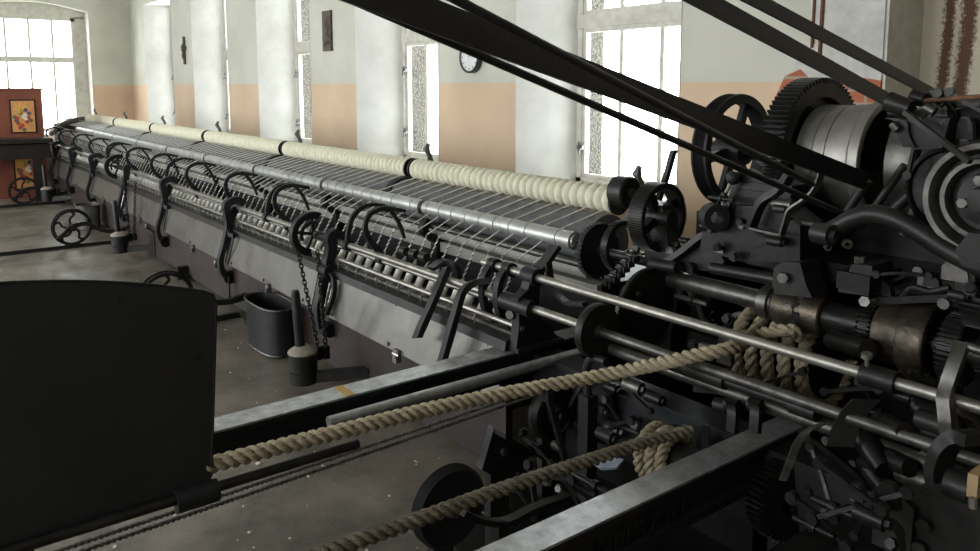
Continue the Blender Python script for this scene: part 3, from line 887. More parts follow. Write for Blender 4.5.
# dark far end of the carriage
m = MB()
m.b2((XCF - 0.12, 1.84, 0.05), (XCF, 2.15, 0.62)); m.b2((XCF - 0.5, 1.45, 0.05), (XCF - 0.4, 1.9, 0.12))
m.build('end_frame', 'cast_iron', ca)
m = MB()
m.strap([(XCF - 0.1, 2.1, 0.80), (XCF - 0.1, 2.3, 0.98), (XCF - 0.1, 2.6, 1.06), (XCF - 0.1, 2.8, 1.02)], 0.18, 0.06)
m.b2((XF - 0.25, 2.2, 0), (XF - 0.05, 2.9, 0.98)); m.cyl((XF - 0.2, 2.45, 0.95), (XF - 0.02, 2.45, 0.95), 0.12, n=24)
m.build('end_bracket', 'plaque_wood', rb)

# ------------------------------------------------------------------ counterweights on chains
def counterweight(x, label, tub=False):
    wx, wy = x + 0.34, 1.63
    t = thing('counterweight', label, 'weight', (wx, wy, 0.06), 'counterweights of the faller quadrants')
    m = MB().lathe((wx, wy, 0.06), (0, 0, 1), [(0.0, 0), (0.072, 0), (0.074, 0.06), (0.068, 0.064), (0.074, 0.068), (0.074, 0.155), (0.070, 0.16), (0.0, 0.16)], 28)
    m.build('weight_disc', 'cast_iron', t)
    MB().lathe((wx, wy, 0.22), (0, 0, 1), [(0.078, 0), (0.076, 0.010), (0.038, 0.036), (0.0, 0.038)], 28).build('weight_cap', 'weight_putty', t)
    MB().lathe((wx - 0.01, wy - 0.01, 0.25), (-0.05, -0.04, 1), [(0.025, 0), (0.023, 0.28), (0.018, 0.30), (0.0, 0.302)], 18).build('weight_stem', 'cast_iron', t)
    # the two chain falls
    ch = MB()
    for (a, b) in (((x + 0.0, 1.765, 0.70), (wx - 0.01, 1.72, 0.22)), ((x + 0.05, 1.86, 0.68), (wx + 0.0, 1.76, 0.22))):
        a, b = Vector(a), Vector(b); n = 24
        for i in range(n):
            p = a.lerp(b, (i + 0.5) / n); d = (b - a).normalized(); s = Vector((1, 0, 0)) if i % 2 else Vector((0, 1, 0))
            L = (b - a).length / n * 0.72
            ch.tube([p - d * L, p - d * L * 0.6 + s * 0.009, p + d * L * 0.6 + s * 0.009, p + d * L, p + d * L * 0.6 - s * 0.009, p - d * L * 0.6 - s * 0.009, p - d * L], 0.0038, 5, sub=2)
        ch.cyl(b - Vector((0, 0, 0.06)), b + Vector((0, 0, 0.005)), 0.022, n=14)
    ch.build('chain', 'oily_iron', t)
    m = MB(); m.bar((wx - 0.02, wy, 0.075), (wx + 0.22, 1.90, 0.12), 0.06, 0.05)
    m.build('weight_arm', 'cast_iron', ca)
counterweight(-4.08, 'iron counterweight with upright stem and chains beside the black oval tub')
counterweight(-8.77 + 0.62, 'iron counterweight with upright stem beyond the second spoked wheel')
counterweight(-12.3, 'farthest iron counterweight with upright stem near the painted cupboard')

# ------------------------------------------------------------------ tubs
def tub(x, y, z, rx, ry, h, name, label, cat, m):
    t = MB()
    def loop(s, zz, n=36):
        return [(x + rx * s * math.copysign(abs(math.cos(2 * PI * i / n)) ** 0.7, math.cos(2 * PI * i / n)), y + ry * s * math.copysign(abs(math.sin(2 * PI * i / n)) ** 0.7, math.sin(2 * PI * i / n)), zz) for i in range(n)]
    rows = [[t.V(Vector(p)) for p in loop(s, zz)] for s, zz in ((0.94, z), (1.0, z + h), (1.02, z + h), (1.02, z + h + 0.006), (0.97, z + h + 0.006), (0.92, z + 0.012))]
    for A, B in zip(rows, rows[1:]):
        for i in range(36):
            j = (i + 1) % 36; t.F((A[i], A[j], B[j], B[i]))
    t.F(rows[0][::-1]); t.F(rows[-1])
    r = thing(name, label, cat, (x, y, z))
    t.build('body', m, r)
    k = MB().tube([Vector(p) for p in loop(1.02, z + h + 0.004)], 0.006, 6, sub=1, closed=True); k.build('rim', 'dull_steel', r)
    k = MB().tube([Vector(p) for p in loop(0.955, z + 0.01)], 0.006, 6, sub=1, closed=True); k.build('base_band', 'dull_steel', r)
tub(-4.53, 1.770, 0.004, 0.245, 0.105, 0.285, 'oval_tub', 'black oval iron tub on the floor before the maroon board', 'tub', 'tub_iron')
tub(-9.75, 1.72, 0.004, 0.17, 0.12, 0.26, 'square_bucket', 'worn grey metal bucket far back between the two spoked wheels', 'bucket', 'old_tub')

# ------------------------------------------------------------------ floor rails
RL = ['nearest dark rail on the floor, under the half hidden spoked wheel', 'dark rail across the floor under the middle spoked wheel', 'farthest dark rail across the floor, before the painted cupboard']
for x, l in zip((-5.32, -8.65, -12.1), RL):
    m = MB(); m.b2((x - 0.045, -2.2, 0.0), (x + 0.045, 1.85, 0.010)); m.b2((x - 0.02, -2.2, 0.010), (x + 0.02, 1.85, 0.030))
    tag(m.build('floor_rail', 'cast_iron'), l, 'rail', 'floor rails of the carriage')

# ================================================================== FAR END: painted cupboard and table
cb = thing('painted_cupboard', 'red-brown cupboard with two ochre panels of painted flowers by the far window', 'cupboard', (-13.3, 1.47, 0))
MB().b2((-13.6, 1.18, 0.0), (-13.0, 1.79, 1.54)).build('carcass', 'red_brown_paint', cb)
MB().b2((-13.62, 1.16, 1.54), (-12.98, 1.81, 1.57)).build('cornice', 'red_brown_paint', cb)
for zc, zh in ((1.17, 0.24), (0.42, 0.30)):
    f = MB()
    f.b2((-13.0, 1.375, zc - zh), (-12.985, 1.70, zc + zh)); f.build('panel_frame', 'dark_wood', cb)
    p = MB().b2((-13.0, 1.395, zc - zh + 0.02), (-12.982, 1.68, zc + zh - 0.02)).build('flower_panel', 'ochre_paint', cb)
    r = random.Random(3)
    g = MB()
    for k in range(9):
        a = r.uniform(0, 6.28); g.tube([(-12.981, 1.50, zc + 0.02), (-12.981, 1.50 + 0.04 * math.cos(a), zc + 0.10 + 0.03 * math.sin(a)), (-12.981, 1.50 + 0.075 * math.cos(a), zc + 0.14 + 0.05 * math.sin(a))], 0.007, 6, sub=3)
    g.build('gold_sprays', 'gold_paint', p)
    for nm, mt, pts in (('red_petals', 'petal_red', [(1.47, -.10), (1.52, -.13), (1.58, -.08), (1.49, -.16), (1.60, -.02), (1.46, -.03)]), ('blue_petals', 'petal_blue', [(1.50, .05), (1.57, .09), (1.61, .04), (1.45, -.06)]), ('leaves', 'leaf_green', [(1.43, -.01), (1.63, -.06), (1.54, -.19)]), ('cream_flower', 'petal_cream', [(1.54, -.01), (1.56, .02), (1.57, -.03)])):
        g = MB()
        for (yy, zz) in pts:
            for q in range(5):
                a = 2 * PI * q / 5; g.sphere((-12.982, yy + 0.016 * math.cos(a), zc + zz + 0.016 * math.sin(a)), 0.015, 8, (0.15, 1, 1))
        g.build(nm, mt, p)
tb = thing('work_table', 'dark wooden table standing in front of the painted cupboard', 'table', (-12.55, 1.3, 0))
m = MB().b2((-12.8, 0.3, 0.82), (-12.4, 1.80, 0.88)); m.build('table_top', 'dark_wood', tb)
MB().b2((-12.75, 0.35, 0.60), (-12.45, 1.78, 0.80)).build('table_apron', 'dark_wood', tb)
for y in (1.60, 0.5): MB().b2((-12.55, y - 0.05, 0.0), (-12.45, y + 0.05, 0.62)).build('leg', 'dark_wood', tb)

# ================================================================== ON THE WALL
c = ay(327, 31, WY - 0.02)
pl = thing('carved_plaque', 'tall narrow dark carved wooden plaque hanging on the wall above the bobbins', 'plaque', (c.x, WY - 0.01, c.z - 0.24))
MB().b2((c.x - 0.115, WY - 0.03, c.z - 0.245), (c.x + 0.115, WY - 0.002, c.z + 0.245)).build('board', 'plaque_wood', pl)
m = MB()
for (dx, dz, r, s) in ((0, .12, .045, (1, .5, 1.2)), (-.01, .0, .065, (1, .45, 1.3)), (.03, -.10, .05, (1, .5, 1.2)), (-.04, -.15, .04, (1, .5, 1)), (.05, .05, .03, (1, .5, 1.5)), (-.06, .07, .025, (1, .6, 2))):
    m.sphere((c.x + dx, WY - 0.03, c.z + dz), r, 12, s)
m.build('carved_relief', 'plaque_wood', pl)
c = ay(184, 50, WY - 0.02)
wo = thing('wall_ornament', 'small dark slender cross-shaped ornament hanging on the far wall pier', 'ornament', (c.x, WY - 0.01, c.z - 0.25))
m = MB(); m.b2((c.x - 0.035, WY - 0.035, c.z - 0.26), (c.x + 0.035, WY - 0.002, c.z + 0.24)); m.build('upright', 'plaque_wood', wo)
m = MB(); m.b2((c.x - 0.13, WY - 0.04, c.z - 0.0), (c.x + 0.10, WY - 0.008, c.z + 0.07)); m.sphere((c.x, WY - 0.045, c.z + 0.03), 0.05, 10, (1, .6, 1.6)); m.sphere((c.x, WY - 0.045, c.z - 0.1), 0.035, 10, (1, .6, 2)); m.build('crosspiece', 'plaque_wood', wo)
c = ay(469, 57, WY - 0.05)
ck = thing('wall_clock', 'round wall clock with white face and dark rim, half covered by the black belt', 'clock', (c.x, WY - 0.03, c.z - 0.14))
MB().lathe((c.x, WY - 0.001, c.z), (0, -1, 0), [(0.0, 0), (0.150, 0), (0.150, 0.055), (0.143, 0.062), (0.130, 0.055), (0.128, 0.045), (0.0, 0.045)], 44).build('rim', 'clock_rim', ck)
MB().lathe((c.x, WY - 0.046, c.z), (0, -1, 0), [(0.0, 0), (0.129, 0), (0.129, 0.002), (0.0, 0.002)], 44).build('dial', 'clock_face', ck)
m = MB()
for k in range(12):
    t = 2 * PI * k / 12; d = Vector((math.sin(t), 0, math.cos(t))); p = Vector((c.x, WY - 0.049, c.z))
    m.bar(p + d * 0.100, p + d * 0.120, 0.008, 0.002, up=(0, 1, 0))
m.build('hour_marks', 'clock_rim', ck)
m = MB(); p = Vector((c.x, WY - 0.052, c.z))
m.bar(p, p + Vector((-0.012, 0, 0.07)), 0.008, 0.002, up=(0, 1, 0)); m.bar(p, p + Vector((-0.005, 0, 0.105)), 0.006, 0.002, up=(0, 1, 0))
m.build('clock_hands', 'clock_rim', ck)
# ================================================================== HEADSTOCK RAILS IN THE FOREGROUND
def rail_beam(x0, x1, ya, yb, ztop, h, label, cat_):
    t = thing('rail_beam', label, 'beam', ((x0 + x1) / 2, ya + 0.2, 0), 'iron rails of the headstock')
    m = MB()
    prof = [(x0, ztop - 0.006), (x0, ztop - h), (x1, ztop - h), (x1, ztop - h + 0.024), (x1 - 0.016, ztop - h + 0.030), (x1 - 0.016, ztop - 0.026), (x1, ztop - 0.022), (x1, ztop - 0.006)]
    m.prism([(x, ya, z) for x, z in prof], (0, 1, 0), yb - ya)
    m.build('web', 'black_paint', t)
    MB().b2((x0, ya, ztop - 0.007), (x1 + 0.001, yb, ztop)).build('running_face', 'beam_steel', t)
    for y in (ya + 0.08, yb - 0.03):
        f = MB(); f.b2((x0 + 0.01, y - 0.05, 0.02), (x1 - 0.02, y + 0.05, ztop - h)); f.b2((x0 - 0.05, y - 0.1, 0), (x1 + 0.05, y + 0.1, 0.02))
        f.build('leg', 'black_paint', t)
    return t
rail1 = rail_beam(-2.435, -2.335, 0.10, 2.32, 0.55, 0.115, 'dark iron rail with bright top that runs out from behind the black guard sheet', 'beam')
rail2 = rail_beam(-1.355, -1.265, 0.30, 2.24, 0.545, 0.135, 'nearest dark iron rail with bright top and raised letters on its side', 'beam')
# painted mark on the first rail
MB().b2((-2.436, 1.17, 0.5495), (-2.334, 1.205, 0.5512)).build('yellow_mark', 'yellow_mark', rail1)
# cast lettering on the side of the second rail
def lettering(text, loc, size, ext, m, parent):
    cu = bpy.data.curves.new('lettering', 'FONT'); cu.body = text; cu.size = size; cu.extrude = ext; cu.space_character = 1.15
    o = bpy.data.objects.new('lettering_source', cu); COL.objects.link(o)
    bpy.context.view_layer.update()
    me = bpy.data.meshes.new_from_object(o.evaluated_get(bpy.context.evaluated_depsgraph_get()))
    bpy.data.objects.remove(o); bpy.data.curves.remove(cu)
    me.materials.clear(); me.materials.append(MATS[m])
    # text plane -> YZ plane, read from +X
    M = Matrix(((0, 0, 1, 0), (1, 0, 0, 0), (0, 1, 0, 0), (0, 0, 0, 1)))
    me.transform(Matrix.Translation(Vector(loc) - parent.location) @ M)
    o = bpy.data.objects.new('lettering', me); COL.objects.link(o); o.parent = parent
    return o
lettering('WERDAU', (-1.281, 1.275, 0.437), 0.080, 0.008, 'cast_iron', rail2)

# plain pipe beside the first rail
p0, p1 = ax(335, 421, -2.26), ax(590, 350, -2.24)
tag(MB().cyl(p0 + (p0 - p1) * 0.02, p1, 0.021, n=16).build('slide_rod', 'beam_steel'), 'smooth grey round bar lying along the first rail, behind the thick rope', 'bar')

# black guard sheet in the left foreground
gx = -1.98
gd = thing('guard_sheet', 'large black sheet metal guard with arched top in the left foreground', 'guard', (gx, 0.2, 0))
top = []
for k in range(21):
    f = k / 20; y = -0.55 + 1.155 * f
    top.append((gx, y, 1.178 - 0.28 * max(0, (y - 0.02)) ** 2 - 0.28 * max(0, (-0.02 - y)) ** 2))
poly = [(gx, -0.50, 0.565), (gx, 0.578, 0.567), (gx, 0.600, 0.59), (gx, 0.632, 1.046), (gx, 0.626, 1.070)] + top[::-1] + [(gx, -0.57, 1.0)]
MB().prism(poly, (1, 0, 0), -0.006).build('sheet', 'guard_paint', gd)
rim = MB().tube([(p[0] - 0.003, p[1], p[2]) for p in poly[1:]], 0.0045, 6, sub=1); rim.build('rolled_edge', 'black_paint', gd)
m = MB(); m.cyl((gx + 0.012, -0.3, 0.563), (gx + 0.012, 1.02, 0.563), 0.014, n=14); m.build('bottom_rod', 'cast_iron', gd)
m = MB(); m.cyl((gx + 0.012, 0.505, 0.556), (gx + 0.012, 0.610, 0.556), 0.030, n=18); m.build('rod_clamp', 'black_paint', gd)
for y in (-0.46,):
    m = MB().b2((gx - 0.05, y - 0.02, 0), (gx - 0.006, y + 0.02, 0.9)); m.build('leg', 'black_paint', gd)
m = MB()
for (u, v) in ((196, 357), (120, 300)):
    p = ax(u, v, gx); m.cyl(p - Vector((0.004, 0, 0)), p + Vector((0.004, 0, 0)), 0.007, n=10)
    m.build('rivet', 'black_paint', gd); m = MB()
m.bm.free()

# ================================================================== HEADSTOCK (right-hand iron gearing)
hs = thing('headstock', 'black oily cast iron headstock full of gears, shafts and drums on the right', 'headstock', (-1.4, 2.5, 0))
def hp(m, name, mt, parent=None, ang=35): return m.build(name, mt, parent or hs, ang)
X1 = (1, 0, 0)
# side frames and bed, also set in as dark blocks against light
for x, y0_, y1_, zt in ((-2.02, 2.42, 3.0, 0.80), (-1.62, 2.55, 3.05, 1.20), (-0.95, 2.55, 3.05, 1.25), (-0.45, 2.3, 3.05, 1.0)):
    poly = [(x, y0_, 0), (x, y1_, 0), (x, y1_, zt), (x, y1_ - 0.15, zt + 0.06), (x, y0_ + 0.14, zt + 0.06), (x, y0_, zt - 0.1)]
    hp(MB().prism(poly, X1, 0.045), 'blocking_frame', 'oily_iron')
hp(MB().b2((-2.35, 2.30, 0), (-0.40, 3.05, 0.10)), 'shade_bed_plate', 'oily_iron')
hp(MB().b2((-2.30, 2.98, 0.08), (-0.40, 3.03, 1.02)), 'light_block_plate', 'oily_iron')  # added behind the gearing to block light and keep the inside dark
hp(MB().b2((-2.2, 2.50, 0.40), (-0.42, 2.56, 0.62)), 'cross_girder', 'oily_iron')
hp(MB().b2((-1.60, 2.36, 0.98), (-0.42, 2.90, 1.04)), 'top_table', 'oily_iron')
hp(MB().b2((-1.60, 2.62, 1.04), (-0.42, 2.66, 1.22)), 'table_wall', 'oily_iron')

hp(MB().b2((-2.30, 1.42, 0), (-1.38, 2.30, 0.045)), 'shade_bed_plate', 'oily_iron')  # dark sheet added over the floor so the gap between rails reads black
hp(MB().b2((-2.30, 2.16, 0.045), (-1.40, 2.30, 0.38)), 'shade_casing', 'oily_iron')  # black box added to fill the space below with dark
hp(MB().b2((-2.95, 2.57, 0), (-2.03, 2.60, 0.70)), 'gap_block_plate', 'oily_iron')  # added to block the bright view past the roller end
# --- main cam shaft with couplings, brass drum and gears
YS, ZS = 2.35, 0.865
ms = hp(MB().cyl((-2.0, YS, ZS), (-0.35, YS, ZS), 0.034, n=20), 'main_shaft', 'dull_steel')
hp(MB().lathe((-1.515, YS, ZS), X1, [(0.034, 0), (0.058, 0.0), (0.058, 0.035), (0.048, 0.038), (0.048, 0.045)], 28), 'shaft_collar', 'dull_steel', ms)
hp(MB().lathe((-1.46, YS, ZS), X1, [(0.034, 0), (0.060, 0.0), (0.064, 0.006), (0.064, 0.085), (0.060, 0.09)], 32), 'coupling_half', 'oily_brass', ms)
hp(MB().lathe((-1.36, YS, ZS), X1, [(0.034, -0.008), (0.066, -0.008), (0.068, 0.0), (0.068, 0.07), (0.062, 0.075)], 32), 'coupling_half', 'oily_brass', ms)
m = MB()
for k in range(14):
    t = 2 * PI * k / 14; c = Vector((-1.362 + (0.005 if k % 2 else -0.005), YS + 0.0655 * math.cos(t), ZS + 0.0655 * math.sin(t)))
    m.box(c, (0.022, 0.008, 0.022))
hp(m, 'coupling_teeth', 'oily_iron', ms)
hp(MB().lathe((-1.285, YS, ZS), X1, [(0.034, 0), (0.052, 0), (0.052, 0.115), (0.034, 0.12)], 28), 'sleeve', 'oily_iron', ms)
hp(MB().gear((-1.135, YS, ZS), X1, 0.088, 0.074, 0.035, 34, 0.034), 'small_gear', 'oily_iron', ms)
hp(MB().lathe((-1.108, YS, ZS), X1, [(0.03, 0), (0.088, 0.0), (0.092, 0.008), (0.092, 0.075), (0.108, 0.08), (0.112, 0.086), (0.112, 0.150), (0.108, 0.156), (0.085, 0.156), (0.08, 0.12), (0.034, 0.12)], 40), 'brass_drum', 'oily_brass', ms)
hp(MB().gear((-0.895, YS, ZS), X1, 0.100, 0.084, 0.055, 38, 0.036), 'spur_gear', 'cast_iron', ms)
hp(MB().gear((-0.80, YS + 0.02, ZS - 0.005), X1, 0.055, 0.044, 0.10, 16, 0.034), 'pinion', 'cast_iron', ms)
# upper gear and its arbor at the right edge
ug = hp(MB().gear((-0.835, 2.33, 1.035), X1, 0.092, 0.077, 0.060, 34, 0.022), 'upper_gear', 'cast_iron')
hp(MB().cyl((-0.95, 2.33, 1.035), (-0.45, 2.33, 1.035), 0.024, n=16), 'arbor', 'dull_steel', ug)

# --- large toothed wheel and polished drum
YD, ZD = 2.70, 1.345
bgw = hp(MB().gear((-1.575, YD, ZD), X1, 0.286, 0.266, 0.085, 84, 0.215), 'big_gear', 'cast_iron')
hp(MB().lathe((-1.575, YD, ZD), X1, [(0.03, -0.02), (0.218, -0.02), (0.218, 0.015), (0.03, 0.015)], 48), 'gear_web', 'oily_iron', bgw)
dr = hp(MB().lathe((-1.53, YD, ZD), X1, [(0.05, 0), (0.186, 0), (0.188, 0.004), (0.188, 0.060), (0.185, 0.062), (0.185, 0.065), (0.188, 0.067), (0.188, 0.105), (0.185, 0.107), (0.185, 0.110), (0.189, 0.112), (0.197, 0.19), (0.206, 0.200), (0.206, 0.232), (0.200, 0.236), (0.186, 0.236), (0.180, 0.06), (0.05, 0.06)], 64), 'polished_drum', 'drum_steel')
hp(MB().cyl((-2.02, YD, ZD), (-0.50, YD, ZD), 0.034, n=20), 'drum_shaft', 'oily_iron', dr)
hp(MB().lathe((-1.22, YD, ZD), X1, [(0.05, 0), (0.184, 0), (0.186, 0.003), (0.186, 0.09), (0.180, 0.095), (0.05, 0.09)], 56), 'belt_pulley', 'dull_steel')
hp(MB().lathe((-1.11, YD, ZD), X1, [(0.05, 0), (0.184, 0), (0.188, 0.05), (0.184, 0.11), (0.05, 0.11)], 56), 'belt_pulley', 'oily_iron')
hp(MB().lathe((-0.97, YD, ZD), X1, [(0.05, 0), (0.205, 0), (0.210, 0.05), (0.205, 0.25), (0.05, 0.26)], 56), 'pulley_cover', 'oily_iron')
# grooved rope pulley with spokes left of the big gear
rp = MB()
cR = Vector((-1.90, 2.68, 1.345))
rp.lathe(cR, X1, [(0.190, -0.035), (0.222, -0.035), (0.225, -0.025), (0.208, -0.012), (0.222, 0.0), (0.208, 0.012), (0.225, 0.025), (0.222, 0.035), (0.190, 0.035)], 56, closed=True)
rpo = hp(rp, 'grooved_pulley', 'black_paint')
for k in range(6):
    t = 2 * PI * k / 6 + 0.15; d = Vector((0, math.cos(t), math.sin(t)))
    hp(MB().bar(cR + d * 0.04, cR + d * 0.20, 0.036, 0.022, up=(1, 0, 0)), 'spoke', 'black_paint', rpo)
hp(MB().cyl(cR - Vector((0.06, 0, 0)), cR + Vector((0.06, 0, 0)), 0.055, n=24), 'hub', 'black_paint', rpo)
# --- bright ringed pulley at the right edge, facing the rails
YN = (0, -1, 0)
rc = Vector((-0.762, 2.10, 1.328))
rg = hp(MB().lathe(rc, YN, [(0.108, -0.05), (0.136, -0.05), (0.140, -0.04), (0.140, 0.026), (0.137, 0.032), (0.124, 0.032), (0.120, 0.026), (0.108, -0.02)], 72, closed=True), 'clutch_ring', 'dull_steel')
hp(MB().lathe(rc, YN, [(0.02, -0.048), (0.118, -0.048), (0.118, -0.006), (0.02, -0.006)], 48), 'ring_web', 'oily_iron', rg)
hp(MB().lathe(rc, YN, [(0.080, -0.04), (0.103, -0.04), (0.103, 0.020), (0.099, 0.026), (0.088, 0.026), (0.080, 0.012)], 64, closed=True), 'inner_ring', 'dull_steel', rg)
hp(MB().lathe(rc, YN, [(0.0, -0.01), (0.066, -0.01), (0.062, 0.016), (0.034, 0.022), (0.028, 0.050), (0.0, 0.052)], 32), 'hub', 'cast_iron', rg)
for k in range(4):
    t = 2 * PI * k / 4 + 3.4
    hp(MB().bolt(rc + Vector((0.048 * math.cos(t), -0.012, 0.048 * math.sin(t))), YN, 0.013, 0.018), 'hub_bolt', 'dull_steel', rg)
hp(MB().lathe(ay(957, 188, 2.22), YN, [(0.02, 0), (0.105, 0), (0.112, 0.012), (0.112, 0.045), (0.100, 0.055), (0.096, 0.040), (0.02, 0.040)], 48), 'back_disc', 'oily_iron')
hp(MB().cyl((-0.762, 2.10, 1.328), (-0.762, 2.70, 1.328), 0.022, n=16), 'clutch_arbor', 'oily_iron')
# --- curved thick arm
pts = [ay(u, v, 2.08) for u, v in ((822, 233), (836, 228), (852, 219), (872, 214), (895, 219), (920, 232), (948, 250), (985, 268), (1010, 276))]
ar = hp(MB().tube(pts, [0.024, 0.026, 0.026, 0.026, 0.025, 0.026, 0.027, 0.03], 16, sub=6), 'curved_arm', 'cast_iron')
p = ay(826, 234, 2.05)
m = MB().cyl(p - Vector((0.03, 0.0, 0)), p + Vector((0.025, -0.01, 0)), 0.030, n=18); m.bolt(p + Vector((0.02, -0.012, 0)), X1, 0.018, 0.018)
hp(m, 'arm_boss', 'cast_iron', ar)
p = ay(847, 244, 2.04)
hp(MB().ring(p, (1, -1, 0), 0.006, 0.013, 0.012, 18), 'eye_bolt', 'dull_steel', ar)
p = ay(985, 252, 2.0)
hp(MB().prism([ay(955, 250, 2.0), ay(968, 233, 2.0), ay(1000, 236, 2.0), ay(1000, 275, 2.0), ay(962, 266, 2.0)], (0, 1, 0), 0.08), 'arm_bracket', 'cast_iron')
# --- hammer-headed lever at the top
p = ay(893, 103, 2.08); q = ay(908, 108, 2.08)
lv = hp(MB().cyl(p + (p - q) * 0.3, q + (q - p) * 0.2, 0.027, 0.022, n=18), 'hammer_head', 'cast_iron')
m = MB(); m.strap([ay(892, 118, 2.09), ay(903, 122, 2.09), ay(905, 134, 2.09), ay(911, 147, 2.09)], 0.03, 0.024); m.prism([ay(905, 120, 2.09), ay(950, 118, 2.09), ay(942, 148, 2.09), ay(912, 150, 2.09)], (0, 1, 0), 0.05)
hp(m, 'lever_body', 'oily_iron', lv)
hp(MB().cyl(ay(892, 124, 2.07), ay(898, 130, 2.07), 0.011, n=10), 'set_screw', 'dull_steel', lv)
hp(MB().cyl(ay(912, 97, 2.15), ay(925, 100, 2.15), 0.022, 0.018, n=16), 'knob', 'cast_iron', lv)
hp(MB().cyl(ay(918, 101, 2.15), ay(1000, 95, 2.1), 0.006, n=10), 'rusty_rod', 'rust', lv)
hp(MB().bar(ay(905, 112, 2.06), ay(970, 162, 2.0), 0.014, 0.012), 'connecting_rod', 'cast_iron', lv)
hp(MB().cyl(ay(925, 107, 2.1), ay(935, 112, 2.1), 0.013, n=12), 'lever_pin', 'dull_steel', lv)
c = ay(968, 135, 2.2)
gk = hp(MB().lathe(c, (0.2, -1, 0), [(0.012, -0.02), (0.070, -0.02), (0.074, 0), (0.070, 0.012), (0.062, 0.008), (0.012, 0.008)], 40), 'dial_disc', 'cast_iron')
hp(MB().bolt(c + Vector((0.0, -0.008, 0)), (0.2, -1, 0), 0.016, 0.03), 'nut', 'dull_steel', gk)
hp(MB().cyl(c + Vector((-0.16, 0.22, 0.03)), c + Vector((0.3, 0.22, 0.03)), 0.07, n=28), 'gear_case', 'oily_iron')

# --- casting, levers and springs under the black belt
m = MB().prism([ay(700, 250, 2.25), ay(703, 226, 2.25), ay(722, 206, 2.25), ay(775, 206, 2.25), ay(800, 226, 2.25), ay(800, 262, 2.25), ay(745, 262, 2.25)], (0, 1, 0), 0.14)
cs = hp(m, 'end_casting', 'oily_iron')
for u, v in ((728, 224), (743, 225)):
    hp(MB().bolt(ay(u, v, 2.247), (0, -1, 0), 0.013, 0.014), 'bolt', 'dull_steel', cs)
hp(MB().b2(ay(724, 208, 2.26), ay(768, 206, 2.42) + Vector((0, 0, 0.012))), 'bright_edge', 'rod_steel', cs)
hp(MB().prism([ay(726, 205, 2.3), ay(736, 172, 2.3), ay(752, 168, 2.3), ay(792, 186, 2.3), ay(790, 206, 2.3)], (0, 1, 0), 0.10), 'ribbed_bracket', 'oily_iron')
for k in range(3):
    hp(MB().b2(ay(738, 181 + 8 * k, 2.29), ay(766, 184 + 8 * k, 2.30)), 'bracket_rib', 'cast_iron')
hp(MB().tube([ay(732, 176, 2.27), ay(729, 187, 2.27), ay(724, 197, 2.27), ay(723, 207, 2.27)], 0.007, 8), 'bent_lever', 'rod_steel')
hp(MB().sphere(ay(733, 178, 2.27), 0.024, 14), 'lever_knob', 'black_paint')
sp_ = []
p, q = ay(772, 158, 2.25), ay(768, 180, 2.25)
for k in range(61):
    t = k / 60; sp_.append(p.lerp(q, t) + Vector((math.cos(t * 2 * PI * 6) * 0.020, math.sin(t * 2 * PI * 6) * 0.020, 0)))
hp(MB().tube(sp_, 0.0045, 6, sub=1), 'coil_spring', 'cast_iron')
hp(MB().strap([ay(822, 170, 2.2), ay(819, 180, 2.2), ay(813, 192, 2.2), ay(801, 202, 2.2), ay(790, 210, 2.2), ay(786, 222, 2.2), ay(782, 234, 2.2)], 0.022, 0.007, side=(0.4, 1, 0), sub=4), 'bent_strap', 'dull_steel')
hp(MB().strap([ay(783, 235, 2.2), ay(768, 232, 2.2), ay(751, 228, 2.2)], 0.022, 0.007, side=(0.2, 1, 0), sub=1), 'strap_foot', 'dull_steel')
hp(MB().strap([ay(751, 228, 2.21), ay(757, 212, 2.21), ay(764, 200, 2.21), ay(779, 190, 2.21), ay(790, 174, 2.21)], 0.03, 0.022, side=(0.4, 1, 0), sub=4), 'fork_arm', 'oily_iron')
hp(MB().ring(ay(714, 217, 2.2), (0.9, -0.5, 0), 0.022, 0.046, 0.05, 26), 'ring_hook', 'black_paint')
hp(MB().tube([ay(780, 222, 2.28), ay(800, 223, 2.28), ay(825, 227, 2.28), ay(845, 232, 2.28)], 0.009, 8), 'link_rod', 'dull_steel')
for a, b, r in (((845, 215), (868, 180), 0.014), ((862, 225), (905, 165), 0.012), ((880, 222), (915, 190), 0.016), ((905, 235), (918, 205), 0.02)):
    hp(MB().cyl(ay(*a, 2.3), ay(*b, 2.3), r, n=12), 'stay_rod', 'cast_iron')
# pillow block and stepped block on the top table
m = MB().prism([ay(772, 285, 2.2), ay(774, 268, 2.2), ay(782, 262, 2.2), ay(800, 263, 2.2), ay(806, 285, 2.2), ay(812, 298, 2.2), ay(775, 294, 2.2)], (0, 1, 0), 0.10)
pb = hp(m, 'pillow_block', 'cast_iron')
hp(MB().bolt(ay(784, 277, 2.198), (0.3, -1, 0), 0.018, 0.02), 'block_bolt', 'dull_steel', pb)
hp(MB().cyl(ay(712, 268, 2.26), ay(780, 280, 2.24), 0.020, n=14), 'slide_bar', 'cast_iron')
m = MB().prism([ay(838, 292, 2.18), ay(840, 276, 2.18), ay(848, 272, 2.18), ay(852, 264, 2.18), ay(872, 266, 2.18), ay(873, 278, 2.18), ay(868, 296, 2.18)], (0, 1, 0), 0.12)
sb = hp(m, 'stepped_block', 'cast_iron')
hp(MB().bolt(ay(860, 264, 2.22), (0, 0, 1), 0.016, 0.022), 'block_bolt', 'dull_steel', sb)
hp(MB().b2(ay(836, 288, 2.16), ay(894, 270, 2.30) + Vector((0, 0.05, 0.0))), 'block_foot', 'oily_iron')
hp(MB().bolt(ay(866, 302, 2.2), (0.2, -1, 0.3), 0.016, 0.02), 'lock_nut', 'dull_steel')
hp(MB().bar(ay(880, 300, 2.25), ay(960, 296, 2.25), 0.05, 0.02), 'link_plate', 'oily_iron')
hp(MB().tube([ay(900, 300, 2.24), ay(912, 288, 2.24), ay(930, 292, 2.24), ay(950, 288, 2.24)], 0.010, 8), 'crooked_link', 'cast_iron')
